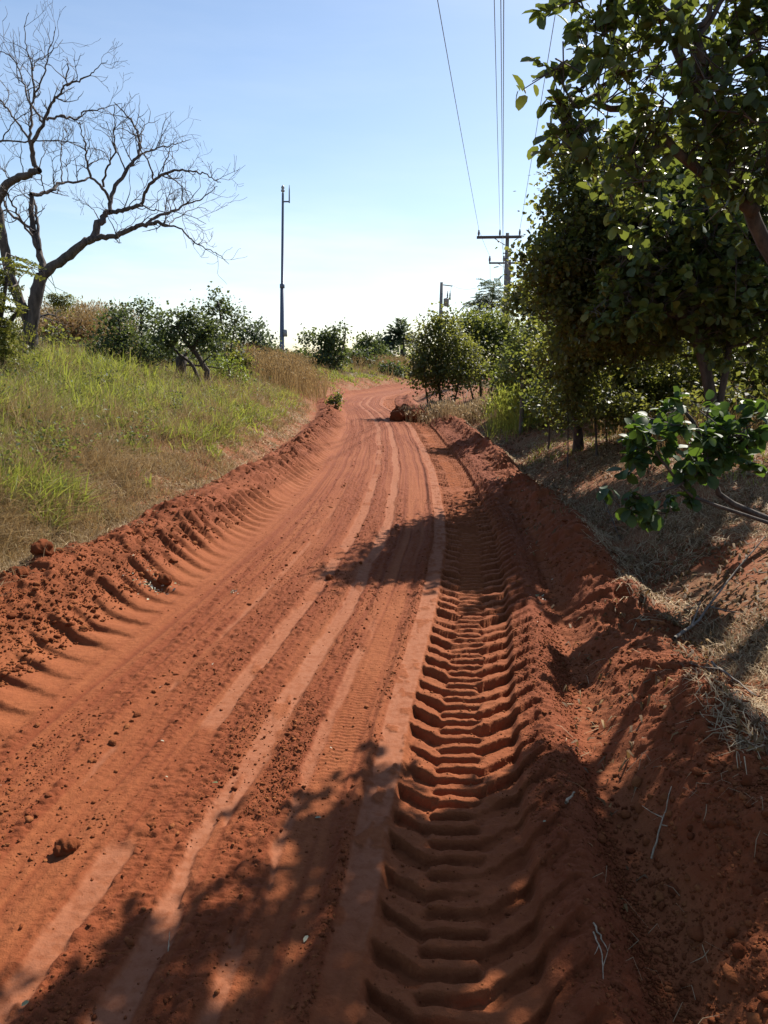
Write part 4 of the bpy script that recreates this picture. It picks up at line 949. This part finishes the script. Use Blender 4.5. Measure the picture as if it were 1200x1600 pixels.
# single large clods
import bmesh
def big_clod(px, py, z, r, label, seed):
    p = atz(px, py, z); g = random.Random(seed); bm = bmesh.new(); bmesh.ops.create_icosphere(bm, subdivisions=4, radius=r)
    for v in bm.verts:
        d = v.co.normalized(); q = np.array([d.x, d.y, d.z]) * 2.2 + seed * 3.7
        f = float(fbm(np.array([q[0] + q[2] * 0.7]), np.array([q[1] - q[2] * 0.6]), seed, 4)[0])
        v.co *= 1 + 0.38 * f
        v.co.z *= 0.8
    me = bpy.data.meshes.new('soil_clod'); bm.to_mesh(me); bm.free(); me.materials.append(M_clod)
    for f in me.polygons: f.use_smooth = True
    o = link('soil_clod', me); o.location = (p[0], p[1], hz1(p[0], p[1]) + r * 0.45); tag(o, label, 'clod', 'large soil clods beside the road'); return o
big_clod(258, 916, 0.02, 0.055, 'round dark soil clod sitting among pale leaf scraps on the left bank', 3)
big_clod(30, 935, 0.12, 0.06, 'rough soil clod on the left bank at the left edge', 5)
big_clod(70, 905, 0.15, 0.07, 'large soil clod high on the left bank near the straw', 7)
big_clod(105, 1330, 0.0, 0.035, 'dark lump of soil alone in the lower left wheel tracks', 9)
big_clod(630, 641, 0.15, 0.28, 'upper boulder sized soil lump under the bush at the road bend', 11)
big_clod(622, 655, 0.1, 0.22, 'lower soil lump by the road edge at the bend', 13)
big_clod(650, 652, 0.15, 0.30, 'broad soil lump on the bank below the dark bush', 15)
big_clod(515, 905, 0.0, 0.03, 'small clod pair left of the mid road tree shadow', 17)
# pale leaf scraps near the clod
def scraps(px, py, rx, ry, n, label, seed):
    g = np.random.default_rng(seed); q = np.array([atz(px + g.normal(0, rx), py + g.normal(0, ry), 0.03) for _ in range(n)])
    q[:, 2] = hz(q[:, 0], q[:, 1]) + 0.008; a = g.uniform(0, 6.28, n)
    V, F4, F3 = leaves(q, np.stack([np.cos(a), np.sin(a), g.normal(0, .3, n)], -1), 0.022, LEAF6, g, 0.6)
    m, nn, l, out = new_mat('pale_scrap'); geo = nn.new('ShaderNodeNewGeometry'); r = ramp(nn, [(0, (0.10, 0.12, 0.04)), (0.5, (0.30, 0.28, 0.18)), (1, (0.52, 0.50, 0.42))]); l.new(geo.outputs['Random Per Island'], r.inputs[0])
    p = nn.new('ShaderNodeBsdfPrincipled'); l.new(r.outputs[0], p.inputs['Base Color']); p.inputs['Roughness'].default_value = 0.7; l.new(p.outputs[0], out.inputs[0])
    tag(link('leaf_scraps', mesh_np('leaf_scraps', V, F4, m, F3)), label, 'leaf litter', kind='stuff')
scraps(236, 918, 17, 8, 90, 'pale chopped leaf scraps on the left bank around a dark clod', 1)
scraps(364, 921, 4, 2, 14, 'small pile of pale leaf scraps beside the left wheel track', 2)
scraps(845, 935, 8, 12, 16, 'pale scraps in the furrow right of the tyre print', 3)
scraps(420, 1180, 260, 170, 16, 'pale specks of leaf scattered over the road', 4)

# twigs and branches lying about
def twig(label, pts, r, seed, mat=None, name='fallen_twig', side=2):
    g = np.random.default_rng(seed); T = Tubes(); q = np.array(pts, float); s = np.linspace(0, len(q) - 1, 10)
    p = np.stack([np.interp(s, np.arange(len(q)), q[:, c]) for c in range(3)], -1); p[1:-1] += g.normal(0, r * 0.4, p[1:-1].shape)
    T.add(p, np.linspace(r, r * 0.4, 10), 6)
    for k in range(side):
        i = g.integers(2, 8); d = p[i + 1] - p[i]; d = d / np.linalg.norm(d) + g.normal(0, 0.6, 3); d[2] = abs(d[2]) * 0.4; d /= np.linalg.norm(d)
        T.add([p[i], p[i] + d * r * 12, p[i] + d * r * 22 + [0, 0, r * 2]], [r * 0.6, r * 0.4, r * 0.25], 5)
    o = link(name, T.mesh(name, mat or M_bark_pale)); tag(o, label, 'twig', 'twigs lying on the soil'); return o
def gp(px, py, z, up=0.01):
    p = atz(px, py, z); p[2] = hz1(p[0], p[1]) + up; return p
M_twig = bark_material('bleached_twig', (0.26, 0.19, 0.11), (0.50, 0.40, 0.27), 60)
twig('short pale broken stick on the right soil bank', [gp(888, 1205, 0.2, 0.02), gp(902, 1185, 0.2, 0.02)], 0.006, 1, M_twig, side=0)
twig('thin forked straw coloured twig in the furrow at the bottom right', [gp(925, 1485, 0.0), gp(938, 1520, 0.0, 0.02), gp(940, 1560, 0.0)], 0.0025, 2, M_twig)
twig('pale straight twig lying right of the crumb ridge near the bottom', [gp(925, 1470, 0.0), gp(948, 1500, 0.02)], 0.003, 3, M_twig, side=0)
twig('pale twig sticking out of the right bank', [gp(1030, 1215, 0.3, 0.02), gp(1055, 1170, 0.3, 0.05)], 0.0035, 4, M_twig)
twig('thin twig on the pale smooth strip in the lower left', [gp(160, 1500, 0.0, 0.012), gp(178, 1496, 0, 0.006)], 0.003, 5, M_clod, side=1)
twig('small straw standing in the soil of the road near the bottom', [gp(262, 1490, 0.0, 0.0), gp(266, 1472, 0.0, 0.04)], 0.002, 6, M_twig, side=0)
twig('grey fallen branch on the verge under the large leaved shrub', [gp(1060, 935, 0.4, 0.03), gp(1100, 900, 0.42, 0.05), gp(1140, 870, 0.45, 0.09), gp(1195, 845, 0.5, 0.2)], 0.010, 7, M_bark_pale, 'fallen_branch')
twig('pale bent branch on the verge at the right edge', [gp(1120, 960, 0.4, 0.03), gp(1150, 990, 0.4, 0.05), gp(1190, 1000, 0.45, 0.03)], 0.007, 8, M_bark_pale, 'fallen_branch')
twig('thin bare twig rising from the grass left of the near shrub', [gp(975, 800, 0.35, 0), gp(945, 765, 0.35, 0.12), gp(925, 740, 0.35, 0.22)], 0.005, 10, M_bark, 'bare_sprig')
twig('reddish dead stem leaning from the bank near the bend', [gp(712, 640, 0.35, 0), gp(706, 625, 0.35, 0.22), gp(703, 612, 0.35, 0.5)], 0.014, 11, M_bark, 'bare_sprig', side=1)
twig('second dead stem on the bank, right of the reddish one', [gp(722, 642, 0.35, 0), gp(730, 625, 0.35, 0.25), gp(728, 612, 0.35, 0.5)], 0.012, 12, M_bark, 'bare_sprig', side=1)

# ---------------------------------------------------------------- poles, wires, mast, fence, stump
def plain_mat(name, col, rough=0.7, metal=0.0, var=0.15):
    m, n, l, out = new_mat(name); geo = n.new('ShaderNodeNewGeometry'); t = noise(n, l, geo.outputs['Position'], 6, 5, 0.7)
    r = ramp(n, [(0.3, tuple(c * (1 - var) for c in col)), (0.7, tuple(min(1, c * (1 + var)) for c in col))]); l.new(t.outputs[0], r.inputs[0])
    p = n.new('ShaderNodeBsdfPrincipled'); l.new(r.outputs[0], p.inputs['Base Color']); p.inputs['Roughness'].default_value = rough; p.inputs['Metallic'].default_value = metal
    l.new(p.outputs[0], out.inputs[0]); return m
M_conc = plain_mat('pole_concrete', (0.20, 0.18, 0.17), 0.85); M_arm = plain_mat('dark_timber', (0.10, 0.085, 0.08), 0.8)
M_por = plain_mat('porcelain', (0.12, 0.10, 0.12), 0.35); M_wire = plain_mat('wire_metal', (0.16, 0.17, 0.19), 0.5, 0.6); M_steel = plain_mat('painted_steel', (0.10, 0.12, 0.17), 0.5, 0.3)
M_grey = plain_mat('grey_enamel', (0.26, 0.27, 0.29), 0.45)
def empty(name, loc, label, cat, group=None):
    o = bpy.data.objects.new(name, None); COL.objects.link(o); o.location = loc; tag(o, label, cat, group); return o
def part(name, geo, mat, root, parent=None, base=None):
    b = np.array(root.location if base is None else base)
    V = np.concatenate(geo.V) - b; me = mesh_np(name, V, np.concatenate(geo.F), mat, smooth=geo.smooth if hasattr(geo, 'smooth') else True)
    return link(name, me, parent or root)
class Boxes:
    smooth = False
    def __init__(s): s.V, s.F, s.n = [], [], 0
    def add(s, a, b, w0, d0, w1=None, d1=None, side=(1, 0, 0)):
        """tapered beam from a to b; w along side"""
        a, b = np.array(a, float), np.array(b, float); w1 = w0 if w1 is None else w1; d1 = d0 if d1 is None else d1
        T = (b - a) / np.linalg.norm(b - a); S = np.array(side, float); S -= T * S.dot(T); S /= np.linalg.norm(S); D = np.cross(T, S)
        v = [p + S * sx * w / 2 + D * sy * d / 2 for p, w, d in ((a, w0, d0), (b, w1, d1)) for sx, sy in ((-1, -1), (1, -1), (1, 1), (-1, 1))]
        s.V.append(np.array(v)); f = np.array([[0, 1, 5, 4], [1, 2, 6, 5], [2, 3, 7, 6], [3, 0, 4, 7], [3, 2, 1, 0], [4, 5, 6, 7]]) + s.n
        s.F.append(f); s.n += 8; return s
def lathe(T, base, prof, k=10):
    """stack of rings along z: prof = [(z, r)]"""
    T.add([np.array(base) + [0, 0, z] for z, r in prof], [r for z, r in prof], k)
INS = [(0.0, 0.001), (0.001, 0.035), (0.05, 0.035), (0.06, 0.085), (0.11, 0.05), (0.13, 0.085), (0.18, 0.05), (0.20, 0.08), (0.25, 0.045), (0.30, 0.05), (0.34, 0.03), (0.345, 0.001)]
def power_pole(Y, top, xarm, pins, brace, label, w=0.20):
    tp = at(*top, Y); b = np.array([at(top[0] - 5, 560, Y)[0], Y, 0]); b[2] = hz1(b[0], Y) - 0.3
    root = empty('utility_pole', b, label, 'utility pole', 'poles of the power line')
    part('pole', Boxes().add(b, tp, w * 1.55, w * 1.5, w * 0.8, w * 0.7), M_conc, root)
    a0, a1 = at(*xarm[0], Y - 0.16), at(*xarm[1], Y - 0.16)
    part('crossarm', Boxes().add(a0, a1, 0.12, 0.13, side=(0, 1, 0)), M_arm, root)
    br = Tubes(); br.add([at(*brace[0], Y - 0.2), at(*brace[1], Y - 0.1)], 0.022, 6); part('brace', br, M_wire, root)
    res = []
    for p in pins:
        q = at(*p, Y - 0.16); fr = (q[0] - a0[0]) / (a1[0] - a0[0]); zt = a0[2] + (a1[2] - a0[2]) * fr + 0.065
        T = Tubes(); k = Y / 41.0; lathe(T, (q[0], q[1], zt), [(z * k * 0.9, r * k * 0.8) for z, r in INS]); part('insulator', T, M_por, root)
        res.append(np.array([q[0], q[1], zt + 0.345 * k * 0.9]))
    return root, res, tp
p1, ins1, top1 = power_pole(41, (793, 364), ((745, 371), (815, 370)), ((748, 366), (781, 366), (812, 366)), ((772, 372), (789, 383)), 'nearest tall utility pole with a wide crossarm and three upright insulators')
for _y in (395, 403):
    T = Tubes(); T.add([at(793, _y, 40.85), at(786, _y + 1, 40.7)], 0.03, 6); part('side_bracket', T, M_wire, p1)
T = Tubes(); lathe(T, at(797, 437, 40.8), [(0, .001), (.01, .05), (.2, .05), (.25, .03), (.45, .03), (.5, .001)]); part('fuse_holder', T, M_por, p1)
p2_, ins2, top2 = power_pole(63, (797, 406), ((764, 411), (810, 411)), ((765, 409), (787, 409), (805, 409)), ((778, 412), (792, 419)), 'second utility pole mostly hidden behind the nearest one, its smaller crossarm showing', 0.2)
# transformer pole
Yt = 72; tp = at(690, 441, Yt); b = at(686, 575, Yt); b[2] = hz1(b[0], Yt) - 0.3
tr_ = empty('transformer_pole', b, 'short grey pole with a transformer can on its right side above the bushes', 'utility pole', 'poles of the power line')
part('pole', Boxes().add(b, tp, 0.42, 0.4, 0.24, 0.22), M_conc, tr_)
part('crossarm', Boxes().add(at(691, 445, Yt), at(707, 447, Yt), 0.08, 0.08, side=(0, 1, 0)), M_arm, tr_)
T = Tubes(); lathe(T, at(697, 479, Yt - 0.1), [(0, .001), (0.01, .24), (.62, .25), (.64, .27), (.68, .27), (.74, .1), (.75, .001)], 16); can = part('transformer', T, M_grey, tr_)
part('hanger', Boxes().add(at(689, 476, Yt), at(694, 476, Yt), 0.1, 0.08, side=(0, 1, 0)), M_wire, tr_)
for px in (699, 703):
    T = Tubes(); lathe(T, at(px, 466, Yt - 0.1), [(0, .001), (.01, .05), (.12, .09), (.14, .05), (.26, .09), (.28, .05), (.4, .08), (.42, .04), (.62, .03), (.63, .001)]); part('bushing', T, M_por, tr_)
T = Tubes(); T.add(curve(at(703, 457, Yt), at(706, 447, Yt), np.random.default_rng(1), 5, .05), 0.012, 4); part('lead', T, M_wire, tr_)
# wires
def wire(label, pts, r, sag=0.0):
    T = Tubes()
    for a, b in zip(pts[:-1], pts[1:]):
        t = np.linspace(0, 1, 24)[:, None]; q = np.array(a) + (np.array(b) - np.array(a)) * t; q[:, 2] -= sag * 4 * (t * (1 - t))[:, 0] * np.linalg.norm(np.array(b) - a) / 50
        T.add(q, r, 5)
    o = link('power_line', T.mesh('power_line', M_wire)); tag(o, label, 'wire', 'overhead power lines')
def back(px, p, ext=1.7):
    q = atz(px, 0, p[2]); return p + (q - p) * ext
far = [at(768, 505, 110), at(781, 505, 110), at(797, 505, 110)]
for k, (px, lab) in enumerate(((686, 'leftmost overhead wire, running down to the left end of the crossarm'), (773, 'overhead wire left of the close pair in the middle'), (870, 'rightmost overhead wire, passing the tips of the overhanging tree'))):
    wire(lab, [back(px, ins1[k]), ins1[k], ins2[k], far[k]], 0.0085, 0.15)
n1_, n2_ = at(786, 396, 40.7), at(786, 404, 40.7)
wire('left wire of the close pair in the middle of the sky', [back(783, n1_), n1_, at(788, 432, 63)], 0.008, 0.1)
wire('right wire of the close pair in the middle of the sky', [back(787.5, n2_), n2_, at(789, 436, 63)], 0.008, 0.1)
wire('thin wire running from the transformer pole to the nearest utility pole', [at(707, 446, Yt), at(787, 430, 41)], 0.010, 0.8)
# mast
Ym = 55; b = at(440.5, 575, Ym); b[2] = hz1(b[0], Ym) - 0.2; t0 = at(442, 302, Ym); mid = at(441, 447, Ym)
ms = empty('radio_mast', b, 'tall thin steel mast with an antenna rod on a side arm rising above the reeds', 'mast')
T = Tubes(); T.add([b, mid, mid + [0, 0, .01], t0], [0.17, 0.135, 0.10, 0.075], 14); part('pole', T, M_steel, ms)
T = Tubes(); lathe(T, mid - [0, 0, .15], [(0, .13), (.02, .17), (.28, .17), (.3, .11)], 14); part('collar', T, M_steel, ms)
T = Tubes(); lathe(T, t0, [(0, .001), (.01, .05), (.08, .05), (.1, .12), (.22, .13), (.25, .06), (.32, .12), (.42, .10), (.5, .04), (.52, .001)], 12); part('beacon', T, M_grey, ms)
T = Tubes(); T.add([at(442, 315, Ym), at(452, 315, Ym)], 0.05, 8); part('side_arm', T, M_steel, ms)
T = Tubes(); T.add([at(452, 317, Ym), at(452, 297, Ym), at(452, 289, Ym)], [0.05, 0.04, 0.015], 8); part('antenna', T, M_steel, ms)
bx = Boxes().add(at(446, 526, Ym - .1), at(446, 515, Ym - .1), 0.24, 0.2); cab = part('equipment_box', bx, M_grey, ms)
# fence
def fence():
    Yf = 13.6; posts = [((1118, 490), (1105, 607)), ]
    x0, y0_, = at(1105, 607, Yf)[:2]; g0 = hz1(x0, y0_)
    root = empty('wire_fence', (x0, y0_, g0), 'wire fence with a leaning grey post in front of the dark thicket', 'fence')
    tops = []
    for dx, dy, ln in ((0, 0, 0.12), (2.9, -1.6, 0.0), (-2.9, 1.7, -0.03)):
        bx_, by_ = x0 + dx, y0_ + dy; g = hz1(bx_, by_); T = Tubes()
        T.add([(bx_, by_, g - 0.2), (bx_ + ln * 0.5, by_, g + 0.65), (bx_ + ln, by_, g + 1.32)], [0.05, 0.045, 0.042], 8)
        part('post', T, M_bark_pale, root); tops.append((bx_, by_, g, ln))
    tops.sort()
    for h in (0.3, 0.6, 0.95):
        T = Tubes()
        for a, b_ in zip(tops[:-1], tops[1:]):
            T.add([(a[0] + a[3] * h / 1.3, a[1] - 0.05, a[2] + h), (b_[0] + b_[3] * h / 1.3, b_[1] - 0.05, b_[2] + h)], 0.0035, 5)
        part('wire', T, M_grey, root)
fence()
# stump
b = L(20, (284, 612))[0]; st = empty('tree_stump', b, 'short dark broken stump standing in the grass left of the leaning tree', 'stump')
T = Tubes(); T.add([b, b + [0, 0, .3], b + [0.03, 0, .62], b + [0.0, 0, .68]], [.17, .13, .15, .02], 9); T.add([b + [0, 0, .5], b + [.16, 0, .72]], [.07, .03], 6); part('stem', T, M_bark, st)
T = Tubes(); T.add([b + [.1, 0, .42], b + [.6, -.1, .4], b + [1.1, 0, .34]], [.03, .025, .01], 6); part('broken_branch', T, M_bark, st)
